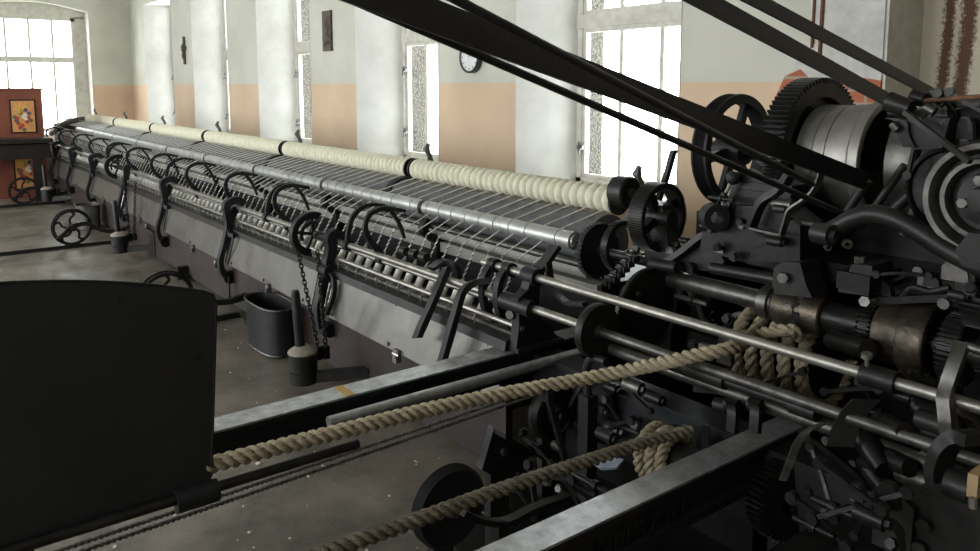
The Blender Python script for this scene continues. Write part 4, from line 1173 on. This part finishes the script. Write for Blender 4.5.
hp(MB().cyl(ay(832, 340, 2.28), ay(868, 350, 2.2), 0.03, n=16), 'idler_boss', 'oily_iron')

# --- geared bracket at the end of the rollers
c = Vector((-2.0, 2.35, 1.095))
sg = hp(MB().gear(c, X1, 0.136, 0.129, 0.070, 84, 0.112), 'spoked_gear', 'cast_iron')
hp(MB().cyl(c - Vector((0.06, 0, 0)), c + Vector((0.075, 0, 0)), 0.034, n=22), 'hub', 'cast_iron', sg)
for k in range(4):
    t = PI / 2 * k + 0.5; d = Vector((0, math.cos(t), math.sin(t)))
    hp(MB().bar(c + d * 0.03, c + d * 0.116, 0.034, 0.028, up=(1, 0, 0)), 'spoke', 'cast_iron', sg)
c = ay(625, 192, 2.46)
sp1 = hp(MB().lathe(c, X1, [(0.012, -0.045), (0.066, -0.045), (0.068, -0.02), (0.068, 0.030), (0.060, 0.036), (0.060, 0.030), (0.012, 0.030)], 36), 'small_pulley', 'cast_iron')
hp(MB().bolt(c + Vector((0.02, 0, 0)), X1, 0.018, 0.03), 'nut', 'dull_steel', sp1)
c = ay(621, 246, 2.30)
hp(MB().gear(c, X1, 0.105, 0.099, 0.03, 70, 0.084), 'ring_gear', 'cast_iron')
c = Vector((-2.33, 2.36, 0.905))
sd = hp(MB().lathe(c, X1, [(0.02, -0.012), (0.112, -0.012), (0.116, 0), (0.112, 0.012), (0.02, 0.014)], 44), 'sprocket', 'black_paint')
m = MB()
for k in range(40):
    t = 2 * PI * k / 40; m.cyl(c + Vector((-0.016, 0.115 * math.cos(t), 0.115 * math.sin(t))), c + Vector((0.016, 0.115 * math.cos(t), 0.115 * math.sin(t))), 0.0050, n=8)
hp(m, 'roller_chain', 'cast_iron', sd)
hp(MB().cyl((-2.45, 2.36, 0.905), (-2.05, 2.36, 0.905), 0.02, n=14), 'sprocket_shaft', 'cast_iron', sd)
m = MB()
a, b = ay(632, 258, 2.25), ay(608, 284, 2.2)
for k in range(6):
    p = a.lerp(b, k / 5)
    m.cyl(p + Vector((-0.028, 0, 0)), p + Vector((0.028, 0, 0)), 0.011, n=10); m.box(p, (0.012, 0.03, 0.02)); m.box(p + Vector((0.022, 0, 0)), (0.006, 0.034, 0.024))
hp(m, 'drive_chain', 'cast_iron')
hp(MB().prism([ay(640, 200, 2.33), ay(662, 206, 2.33), ay(672, 268, 2.33), ay(660, 276, 2.33), ay(646, 268, 2.33)], (0, 1, 0), 0.07), 'gear_bracket', 'cast_iron')
hp(MB().cyl(ay(652, 264, 2.28), ay(678, 268, 2.25), 0.022, n=16), 'bracket_boss', 'cast_iron')
hp(MB().prism([ay(676, 268, 2.32), ay(684, 246, 2.32), ay(700, 240, 2.32), ay(716, 244, 2.32), ay(724, 262, 2.32), ay(716, 272, 2.32)], (0, 1, 0), 0.12), 'shaft_bearing', 'cast_iron')
hp(MB().strap([ay(668, 262, 2.3), ay(686, 250, 2.3), ay(704, 236, 2.3), ay(722, 230, 2.3)], 0.04, 0.022, side=(0.3, 1, 0)), 'curved_stay', 'cast_iron')
hp(MB().strap([ay(654, 215, 2.6), ay(660, 195, 2.6), ay(666, 178, 2.6), ay(671, 160, 2.6), ay(674, 150, 2.6)], 0.02, 0.026), 'stand_arm', 'cast_iron')
c = Vector((-1.93, 2.22, 0.755))
bd = hp(MB().lathe(c, X1, [(0.03, -0.012), (0.162, -0.012), (0.168, -0.006), (0.168, 0.010), (0.160, 0.014), (0.150, 0.004), (0.03, 0.004)], 56), 'cam_disc', 'cast_iron')
hp(MB().bolt(c + Vector((0.006, -0.06, 0.08)), X1, 0.010, 0.012), 'rivet', 'dull_steel', bd)
c = Vector((-1.92, 1.95, 0.735))
hp(MB().lathe(c, X1, [(0.0165, -0.016), (0.098, -0.016), (0.100, -0.010), (0.100, 0.010), (0.096, 0.016), (0.03, 0.016), (0.0165, 0.03)], 48), 'quadrant_disc', 'cast_iron', ca)
# long polished rod and its bearings (part of the carriage)
YR, ZR = 2.0, 0.845
nr = MB().cyl((-2.66, YR, ZR), (-0.15, YR, ZR), 0.0165, n=18).build('draw_rod', 'rod_steel', ca)
m = MB().cyl((-0.99, YR, ZR), (-0.90, YR, ZR), 0.030, n=20); m.build('rod_collar', 'cast_iron', nr)
m = MB().cyl((-0.975, YR - 0.008, ZR + 0.02), (-0.975, YR - 0.014, ZR + 0.052), 0.006, n=8); m.cyl((-0.975, YR - 0.014, ZR + 0.050), (-0.975, YR - 0.016, ZR + 0.062), 0.014, n=14); m.build('thumb_screw', 'rod_steel', nr)
m = MB()
for x in (-2.585, -2.485):
    m = MB(); m.lathe((x, YR, ZR), X1, [(0.017, -0.022), (0.030, -0.022), (0.030, 0.022), (0.017, 0.022)], 20, closed=True)
    m.strap([(x, YR - 0.02, ZR), (x, YR - 0.055, ZR - 0.05), (x, YR - 0.06, ZR - 0.13), (x, YR - 0.035, ZR - 0.20), (x + 0.03, YR + 0.0, ZR - 0.235), (x + 0.08, YR + 0.02, ZR - 0.20)], 0.032, 0.026, sub=5)
    m.build('bent_arm', 'black_paint', ca)
m = MB()
m.prism([(-2.36, 1.985, 0.875), (-2.36, 2.02, 0.875), (-2.36, 2.035, 0.84), (-2.36, 2.02, 0.78), (-2.36, 2.02, 0.68), (-2.36, 2.10, 0.60), (-2.36, 2.14, 0.56), (-2.36, 1.90, 0.56), (-2.36, 1.915, 0.66), (-2.36, 1.91, 0.77), (-2.36, 1.96, 0.80)], X1, 0.045)
m.lathe((-2.375, 2.0, 0.845), X1, [(0.017, 0), (0.036, 0), (0.036, 0.075), (0.017, 0.075)], 20, closed=True)
m.b2((-2.43, 1.90, 0.552), (-2.30, 2.14, 0.572))
blk = m.build('rod_pedestal', 'black_paint', ca)
MB().bolt((-2.36, 1.915, 0.70), (0.4, -1, 0), 0.02, 0.02).build('pedestal_bolt', 'dull_steel', blk)
MB().cyl((-2.44, 1.94, 0.735), (-2.26, 1.94, 0.735), 0.036, n=20).build('pedestal_sleeve', 'cast_iron', blk)
m = MB(); m.strap([ay(522, 296, 1.98), ay(533, 278, 2.02), ay(545, 262, 2.06), ay(556, 246, 2.1)], 0.05, 0.022, side=(1, 0, 0), sub=4); m.build('lever_blade', 'black_paint', ca)
m = MB(); m.strap([ay(548, 262, 2.05), ay(552, 284, 2.05), ay(566, 302, 2.04), ay(585, 304, 2.04)], 0.03, 0.014, side=(0, 1, 0), sub=5); m.build('curved_guard', 'cast_iron', ca)
# two paddle levers hanging from the shaft
def paddle(pts, w, name='paddle_lever'):
    m = MB(); m.strap(pts, w, 0.026, side=(0.8, 0.0, 0.25), sub=5, taper=[1, 1.1, 1, 1, 1.2, 1.1]); m.build(name, 'black_paint', ca)
paddle([ay(447, 268, 1.96), ay(442, 280, 1.92), ay(437, 292, 1.87), ay(430, 308, 1.84), ay(422, 326, 1.81), ay(417, 338, 1.80)], 0.048)
paddle([ay(487, 281, 1.95), ay(472, 284, 1.90), ay(462, 293, 1.86), ay(456, 312, 1.83), ay(450, 334, 1.81), ay(442, 362, 1.79)], 0.040)
m = MB(); m.strap([ay(432, 268, 1.95), ay(442, 262, 1.97), ay(453, 264, 2.0), ay(458, 278, 2.02)], 0.05, 0.022, sub=5); m.build('bracket_cap', 'black_paint', ca)
for u in (404, 414, 424):
    p = ay(u, 251 + (u - 404) * 0.3, 2.0); MB().cyl(p - Vector((0.025, 0, 0)), p + Vector((0.025, 0, 0)), 0.022, n=14).build('clamp_nut', 'cast_iron', ca)
# carriage square between the two halves
MB().b2((-2.36, 2.02, 0.26), (-0.45, 2.14, 0.52)).build('carriage_square', 'black_paint', ca)
m = MB(); m.cyl((-2.0, 2.01, 0.66), (-0.2, 2.01, 0.66), 0.022, n=16); m.build('rocking_shaft', 'dull_steel', ca)
m = MB(); m.cyl((-1.62, 1.985, 0.70), (-1.40, 1.985, 0.70), 0.028, n=16); m.cyl((-1.40, 1.985, 0.70), (-1.18, 1.985, 0.70), 0.017, n=14); m.cyl((-1.18, 1.985, 0.70), (-1.10, 1.985, 0.70), 0.026, n=14)
m.build('shaft_sleeve', 'cast_iron', ca)

# --- rope drum with its coils, and the upright that the first rope passes
YQ, ZQ = 2.40, 0.68
rd = hp(MB().cyl((-1.66, YQ, ZQ), (-1.30, YQ, ZQ), 0.105, n=36), 'rope_drum', 'oily_iron')
m = MB().prism([ay(693, 392, 2.0), ay(694, 356, 2.0), ay(700, 350, 2.0), ay(716, 350, 2.0), ay(716, 394, 2.0)], (0, 1, 0), 0.05)
up = hp(m, 'guide_post', 'cast_iron')
hp(MB().b2(ay(698, 356, 2.0), ay(735, 352, 2.02)), 'guide_cap', 'dull_steel', up)
for k, (u, v0, v1) in enumerate(((722, 402, 430), (733, 402, 432), (756, 400, 425))):
    hp(MB().cyl(ay(u - 6, 404, 1.98), ay(u + 6, 407, 1.98), 0.022, n=14), 'link_boss', 'cast_iron')
for u in (729, 752):
    hp(MB().strap([ay(u, 404, 1.96), ay(u + 4, 412, 1.94), ay(u + 3, 432, 1.93)], 0.03, 0.02), 'link_arm', 'cast_iron')
for u in (675, 684, 706):
    hp(MB().bar(ay(u, 425, 1.95), ay(u - 2, 462, 1.93), 0.022, 0.02), 'guide_bar', 'cast_iron')
# curved scoop, fork lever, cup and bracket at lower right
hp(MB().strap([ay(866, 400, 1.96), ay(856, 410, 1.95), ay(846, 426, 1.94), ay(840, 446, 1.93)], 0.065, 0.010, side=(0.8, 0.55, 0.1), sub=5), 'curved_shoe', 'cast_iron')
fk = hp(MB().strap([ay(962, 344, 2.02), ay(956, 362, 1.98), ay(949, 382, 1.96), ay(945, 398, 1.96), ay(948, 420, 1.95), ay(950, 440, 1.95)], 0.030, 0.030, side=(1, 0, 0), sub=5, taper=[.7, .8, .9, 1, 1.4, 1.2]), 'fork_lever', 'dull_steel')
hp(MB().cyl(ay(966, 346, 2.02), ay(1000, 356, 2.02), 0.012, n=12), 'lever_pin', 'dull_steel', fk)
hp(MB().strap([ay(975, 440, 1.86), ay(960, 436, 1.86), ay(945, 448, 1.85), ay(938, 470, 1.85), ay(942, 488, 1.84), ay(958, 490, 1.83)], 0.05, 0.030, side=(0.5, 1, 0), sub=5), 'hook_clamp', 'cast_iron')
hp(MB().lathe(ay(948, 482, 1.83), (1, 0, 0), [(0, 0), (0.035, 0), (0.037, 0.05), (0.028, 0.052), (0.026, 0.03), (0, 0.03)], 24), 'clamp_boss', 'cast_iron')
bk = hp(MB().prism([ay(884, 551, 1.8), ay(896, 502, 1.8), ay(945, 485, 1.8), ay(1000, 500, 1.8), ay(1000, 575, 1.8), ay(885, 575, 1.8)], (0, 1, 0), 0.16), 'corner_bracket', 'cast_iron')
hp(MB().prism([ay(882, 575, 1.78), ay(889, 500, 1.78), ay(897, 494, 1.78), ay(914, 510, 1.78), ay(908, 575, 1.78)], (0, 1, 0), 0.03), 'bracket_flange', 'cast_iron', bk)
for u, v in ((926, 524), (922, 547)):
    hp(MB().bolt(ay(u, v, 1.80), (0, -1, 0), 0.018, 0.018), 'bolt', 'cast_iron', bk)
hp(MB().b2(ay(966, 496, 1.78), ay(990, 468, 1.84)), 'wood_block', 'bare_wood')
hp(MB().cyl(ay(973, 498, 1.77), ay(973, 508, 1.77), 0.008, n=10), 'wing_screw', 'rod_steel')
hp(MB().strap([ay(822, 424, 1.86), ay(806, 432, 1.82), ay(797, 444, 1.80), ay(790, 462, 1.79), ay(783, 480, 1.78)], 0.018, 0.010, side=(0.7, 0.6, 0), sub=5), 'bent_spring', 'dull_steel')
c = ay(782, 500, 2.0)
hp(MB().gear(c, (1, -0.25, 0.15), 0.115, 0.098, 0.06, 40, 0.03), 'bevel_gear', 'oily_iron')
c = ay(880, 520, 2.1)
chg = hp(MB().lathe(c, X1, [(0.02, -0.02), (0.10, -0.02), (0.10, 0.02), (0.02, 0.02)], 32), 'chain_wheel', 'oily_iron')
m = MB()
for k in range(26):
    t = 2 * PI * k / 26
    for dx in (-0.022, 0.022): m.sphere(c + Vector((dx, 0.11 * math.cos(t), 0.11 * math.sin(t))), 0.012, 8)
    m.cyl(c + Vector((-0.03, 0.11 * math.cos(t), 0.11 * math.sin(t))), c + Vector((0.03, 0.11 * math.cos(t), 0.11 * math.sin(t))), 0.006, n=6)
hp(m, 'roller_chain', 'oily_iron', chg)
for a, b, r in (((865, 440), (885, 470), 0.035), ((880, 455), (910, 468), 0.03), ((872, 470), (892, 498), 0.03), ((888, 425), (905, 432), 0.028), ((862, 462), (878, 467), 0.016)):
    hp(MB().cyl(ay(*a, 2.0), ay(*b, 1.95), r, r * 0.8, n=14), 'lever_joint', 'oily_iron')
hp(MB().b2((-1.22, 2.16, 0.0), (-0.42, 2.30, 0.50)), 'shade_casing', 'oily_iron')  # these black boxes are added to darken the space under the headstock
hp(MB().b2((-1.02, 1.66, 0.0), (-0.42, 2.16, 0.46)), 'shade_casing', 'oily_iron')
hp(MB().b2((-1.24, 1.75, 0.0), (-1.02, 2.16, 0.22)), 'shade_casing', 'oily_iron')

# --- low gear between the two rails: guide pulley, bracket, bearing and bent lever
gp = thing('guide_pulley', 'dark round guide pulley low between the two iron rails', 'pulley', (-1.78, 1.2, 0.0))
c = ax(449, 506, -1.78)
MB().lathe(c, X1, [(0.015, -0.022), (0.112, -0.022), (0.122, -0.012), (0.110, 0.0), (0.122, 0.012), (0.112, 0.022), (0.09, 0.016), (0.03, 0.016), (0.015, 0.03)], 48).build('wheel', 'black_paint', gp)
MB().bolt(c + Vector((0.02, 0, 0)), X1, 0.020, 0.025).build('axle_nut', 'dull_steel', gp)
m = MB(); m.b2((c.x - 0.06, c.y - 0.035, 0.0), (c.x - 0.03, c.y + 0.035, c.z + 0.04)); m.cyl((c.x - 0.07, c.y, c.z), (c.x + 0.02, c.y, c.z), 0.014, n=12); m.b2((c.x - 0.10, c.y - 0.08, 0.0), (c.x + 0.05, c.y + 0.08, 0.02))
m.build('stand', 'cast_iron', gp)
ab = thing('angle_bracket', 'black angled iron bracket beside the low guide pulley', 'bracket', (-1.95, 1.5, 0.0))
m = MB().prism([ax(482, 470, -1.92), ax(494, 428, -1.92), ax(534, 452, -1.92), ax(520, 492, -1.92)], X1, -0.03)
m.prism([ax(494, 428, -1.92), ax(534, 452, -1.92), ax(536, 456, -1.92), ax(494, 433, -1.92)], X1, 0.06)
m.build('plate', 'cast_iron', ab)
MB().bolt(ax(503, 451, -1.92), X1, 0.014, 0.014).build('bolt', 'dull_steel', ab)
p = ax(500, 470, -1.95); MB().b2((p.x - 0.03, p.y - 0.04, 0), (p.x, p.y + 0.04, p.z)).build('foot', 'cast_iron', ab)
bl = thing('bent_lever', 'bent black lever lying below the lower rope beside the lettered rail', 'lever', (-1.6, 1.35, 0.0))
MB().strap([ax(462, 512, -1.62), ax(480, 520, -1.62), ax(505, 522, -1.62), ax(535, 508, -1.62), ax(568, 496, -1.62)], 0.03, 0.016, sub=5).build('arm', 'cast_iron', bl)
p = ax(500, 522, -1.62); MB().b2((p.x - 0.02, p.y - 0.02, 0), (p.x + 0.02, p.y + 0.02, p.z)).build('post', 'cast_iron', bl)
bc = thing('shaft_bearing', 'round flanged bearing with pale centre nut under the thick rope', 'bearing', (-2.05, 1.88, 0.0))
c = ay(556, 414, 1.93)
MB().lathe(c, X1, [(0.0, -0.04), (0.105, -0.04), (0.108, -0.02), (0.098, 0.0), (0.085, 0.004), (0.080, -0.006), (0.04, 0.0), (0.03, 0.025), (0.0, 0.027)], 44).build('flange', 'cast_iron', bc)
MB().bolt(c + Vector((0.026, 0, 0)), X1, 0.014, 0.014).build('centre_nut', 'oily_brass', bc)
MB().b2((c.x - 0.04, c.y - 0.06, 0), (c.x - 0.01, c.y + 0.06, c.z)).build('pedestal', 'cast_iron', bc)
up2 = thing('hooked_post', 'black upright post with hooked top between rope and rail', 'post', (-1.95, 1.95, 0.0))
p = ay(588, 400, 1.93); MB().b2((p.x - 0.025, p.y - 0.025, 0), (p.x + 0.025, p.y + 0.025, p.z + 0.02)).build('upright', 'black_paint', up2)
MB().tube([p + Vector((0, 0, 0.01)), ay(586, 372, 1.93), ay(592, 358, 1.93), ay(606, 362, 1.93)], 0.016, 10).build('hook', 'black_paint', up2)
p = ay(604, 463, 1.75)  # thin pale blue-white piece with an irregular outline
m = MB().prism([p + Vector((-0.05, -0.03, 0)), p + Vector((0.03, -0.04, 0.0)), p + Vector((0.055, 0.0, 0.0)), p + Vector((0.03, 0.06, 0.0)), p + Vector((-0.03, 0.05, 0)), p + Vector((-0.06, 0.02, 0))], (0.1, -0.3, 1), 0.008)
tag(m.build('pale_piece', 'pale_blue'), 'pale blue-white flat piece behind the lettered rail', 'rag')

# ================================================================== ROPES, CORDS AND BELTS
RA, RB = 0.023, 0.019
# first rope: from behind the guard to the drum, then five coils
pts = [(-2.005, 0.30, 0.612), (-2.0, 0.6, 0.612), ax(440, 407, -1.90), ax(600, 376, -1.72), ay(690, 357, 1.90), ay(735, 347, 2.03), (-1.50, YQ - 0.10, ZQ + 0.10)]
r1 = thing('thick_rope', 'thick pale hemp rope running from behind the black guard to the coiled drum', 'rope', (-2.0, 0.6, 0.6))
MB().rope(pts, RA, 0.085).build('running_length', 'rope_hemp', r1)
for k in range(5):
    x = -1.60 + k * 0.062
    cc = [(x + 0.058 * t / 24, YQ + (0.105 + RA) * math.cos(2 * PI * t / 24), ZQ + (0.105 + RA) * math.sin(2 * PI * t / 24)) for t in range(25)]
    MB().rope(cc, RA, 0.10, sub=2).build('coil', 'rope_hemp', r1)
pts = [(-1.33, YQ - 0.13, ZQ + 0.12)] + [ay(u, v, 2.22) for u, v in ((790, 330), (765, 333), (745, 338))]
MB().rope(pts, RA * 0.9, 0.10).build('crossing_turn', 'rope_hemp', r1)
# second rope
pts = [az(300, 562, 0.585), az(340, 547, 0.585), az(420, 519, 0.585), az(500, 490, 0.583), az(600, 457, 0.58), az(660, 438, 0.58), az(690, 431, 0.58)]
r2 = thing('grey_rope', 'dirty grey hemp rope passing low over the guide pulley beside the lettered rail', 'rope', pts[1])
MB().rope(pts, RB, 0.075).build('running_length', 'grey_rope', r2)
c = ay(668, 458, 1.86)
sv = hp(MB().cyl(c + Vector((-0.10, 0, 0)), c + Vector((0.10, 0, 0)), 0.060, n=28), 'rope_sheave', 'oily_iron')
for k in range(3):
    x = c.x - 0.07 + k * 0.042
    cc = [(x + 0.04 * t / 24, c.y + 0.078 * math.cos(2 * PI * t / 24), c.z + 0.078 * math.sin(2 * PI * t / 24)) for t in range(25)]
    MB().rope(cc, RB, 0.07, sub=2).build('coil', 'rope_hemp', r2)
# pair of thin cords
for dz, l in ((0.0, 'upper of the two thin dark cords stretched close together below the thick rope'), (-0.022, 'lower of the two thin dark cords stretched close together below the thick rope')):
    a, b = az(58, 551, 0.45), az(455, 417, 0.45)
    a = a + (a - b) * 0.25; b = b + (b - a) * 0.25
    tag(MB().rope([a + Vector((0, 0, dz)), b + Vector((0, 0, dz))], 0.0065, 0.03, 2, n=6).build('thin_cord', 'cord_grey'), l, 'cord', 'thin cords under the thick rope')

def belt(name, X, far_lo, far_hi, near_lo, near_hi, label, th=0.009):
    a0, a1 = ax(*far_lo, X), ax(*far_hi, X); b0, b1 = ax(*near_lo, X), ax(*near_hi, X)
    d0, d1 = (b0 - a0), (b1 - a1)
    k = 2.2
    c0 = b0 + d0 * k; c1 = c0 + (b1 - b0) + (b1 - b0 - (a1 - a0)) * 0.1
    c1 = b1 + d1 * k * (d0.length / d1.length)
    m = MB()
    rows = []
    for lo, hi in ((a0, a1), (b0, b1), (c0, c1)):
        rows.append([m.V(lo + Vector((-th / 2, 0, 0))), m.V(lo + Vector((th / 2, 0, 0))), m.V(hi + Vector((th / 2, 0, 0))), m.V(hi + Vector((-th / 2, 0, 0)))])
    for A, B in zip(rows, rows[1:]):
        for i in range(4):
            j = (i + 1) % 4; m.F((A[i], A[j], B[j], B[i]))
    m.F(rows[0][::-1]); m.F(rows[-1])
    return tag(m.build(name, 'belt_leather'), label, 'belt', 'black drive belts')
belt('drive_belt', -1.16, (862, 189), (870, 174), (340, 0), (437, 0), 'widest black drive belt slanting across the clock and the bright window')
belt('drive_belt', -1.30, (886, 106), (892, 95), (700, 9), (700, -13), 'black drive belt running down to the polished drum, the left one of the upper pair')
belt('drive_belt', -1.11, (950, 107), (955, 100), (741, 0), (770, 0), 'black drive belt running down past the rust stains, the right one of the upper pair')
def strand(X, far, near, r, label):
    a, b = ax(*far, X), ax(*near, X); c = b + (b - a) * 1.5
    tag(MB().cyl(a, c, r, n=10).build('belt_cord', 'belt_leather'), label, 'cord', 'thin belt cords beside the wide belt')
strand(-1.08, (812, 184), (455, -1), 0.0085, 'thin black cord that crosses over the face of the widest belt')
strand(-1.22, (862, 222), (493, 61), 0.0085, 'thin black cord running just below the widest belt, across the window')
# ------------------------------------------------------------------ small ironwork that crowds the headstock
rq = random.Random(11)
def clutter(n, u0, u1, v0, v1, ya_, yb_, rmin, rmax, mats=('cast_iron', 'oily_iron', 'cast_iron', 'dull_steel')):
    for k in range(n):
        u, v, Y = rq.uniform(u0, u1), rq.uniform(v0, v1), rq.uniform(ya_, yb_)
        p = ay(u, v, Y); r = rq.uniform(rmin, rmax); q = rq.random(); mt = rq.choice(mats)
        if q < 0.24:
            hp(MB().cyl(p - Vector((r * 1.6, 0, 0)), p + Vector((r * 1.6, 0, 0)), r, n=14).bolt(p + Vector((r * 1.6, 0, 0)), X1, r * 0.6, r * 0.6), 'boss', mt)
        elif q < 0.42:
            hp(MB().bolt(p, (rq.uniform(-.3, .6), -1, rq.uniform(-.1, .5)), r * 0.62, r * 0.8).cyl(p + Vector((0, 0.004, 0)), p + Vector((0, -0.003, 0)), r * 0.85, n=14), 'bolt', mt)
        elif q < 0.66:
            d = Vector((rq.uniform(-1, 1), rq.uniform(-.4, .2), rq.uniform(-.8, .8))).normalized() * r * rq.uniform(3.5, 6)
            m = MB().strap([p - d, p + Vector((0, 0, r * rq.uniform(-.8, .8))), p + d], r * 0.7, r * 0.55, side=(rq.uniform(-.3, .3), 1, 0), sub=5)
            for e in (p - d, p + d): m.cyl(e + Vector((0, -r * .5, 0)), e + Vector((0, r * .5, 0)), r * 0.75, n=12)
            hp(m, 'link', mt)
        elif q < 0.82:
            L = r * rq.uniform(2.5, 6)
            hp(MB().cyl(p - Vector((L, 0, 0)), p + Vector((L, 0, 0)), r * 0.5, n=12).cyl(p - Vector((r * .5, 0, 0)), p + Vector((r * .5, 0, 0)), r * 0.85, n=14), 'collared_shaft', mt)
        else:
            a, b, c_ = r * rq.uniform(1, 2), r * rq.uniform(.8, 1.4), r * rq.uniform(1, 2)
            m = MB().prism([p + Vector((-a, 0, -c_)), p + Vector((a, 0, -c_)), p + Vector((a * .8, 0, c_ * .4)), p + Vector((a * .3, 0, c_)), p + Vector((-a * .5, 0, c_)), p + Vector((-a, 0, c_ * .3))], (0, 1, 0), b * 1.4)
            hp(m, 'lug', mt)
clutter(16, 708, 830, 196, 262, 2.20, 2.25, 0.010, 0.022)
clutter(14, 850, 978, 268, 296, 2.18, 2.28, 0.012, 0.022)
clutter(14, 900, 978, 100, 150, 2.12, 2.24, 0.010, 0.020)
clutter(26, 850, 960, 405, 500, 1.98, 2.10, 0.012, 0.028, ('cast_iron', 'oily_iron', 'oily_iron', 'dull_steel', 'oily_brass'))
clutter(16, 790, 900, 480, 551, 1.60, 1.66, 0.010, 0.022, ('cast_iron', 'oily_iron', 'oily_iron'))
clutter(12, 690, 800, 372, 420, 2.15, 2.30, 0.012, 0.024)
clutter(12, 690, 760, 290, 345, 2.30, 2.42, 0.012, 0.028)
clutter(16, 560, 690, 385, 440, 1.96, 2.00, 0.012, 0.026, ('cast_iron', 'oily_iron', 'oily_iron', 'dull_steel'))
clutter(8, 840, 930, 372, 398, 2.05, 2.15, 0.012, 0.020)
clutter(22, 480, 640, 430, 520, 1.55, 1.75, 0.012, 0.030, ('cast_iron', 'oily_iron', 'oily_iron', 'dull_steel'))
clutter(10, 620, 700, 230, 280, 2.28, 2.40, 0.010, 0.020)
# bits of wool lint lying on the floor
m = MB()
for k in range(420):
    x, y = (rq.uniform(-6.5, -1.3), rq.uniform(-0.4, 1.8)) if k < 300 else (rq.uniform(-11, -6), rq.uniform(0.2, 1.7))
    r = rq.uniform(0.003, 0.009) * (1.8 if rq.random() < 0.1 else 1)
    m.sphere((x, y, r * 0.3), r, 6, (1, rq.uniform(.4, 1), .35))
o = m.build('wool_lint', 'sliver_wool'); o['kind'] = 'stuff'; tag(o, 'scattered flecks of wool lint lying on the concrete floor', 'lint')
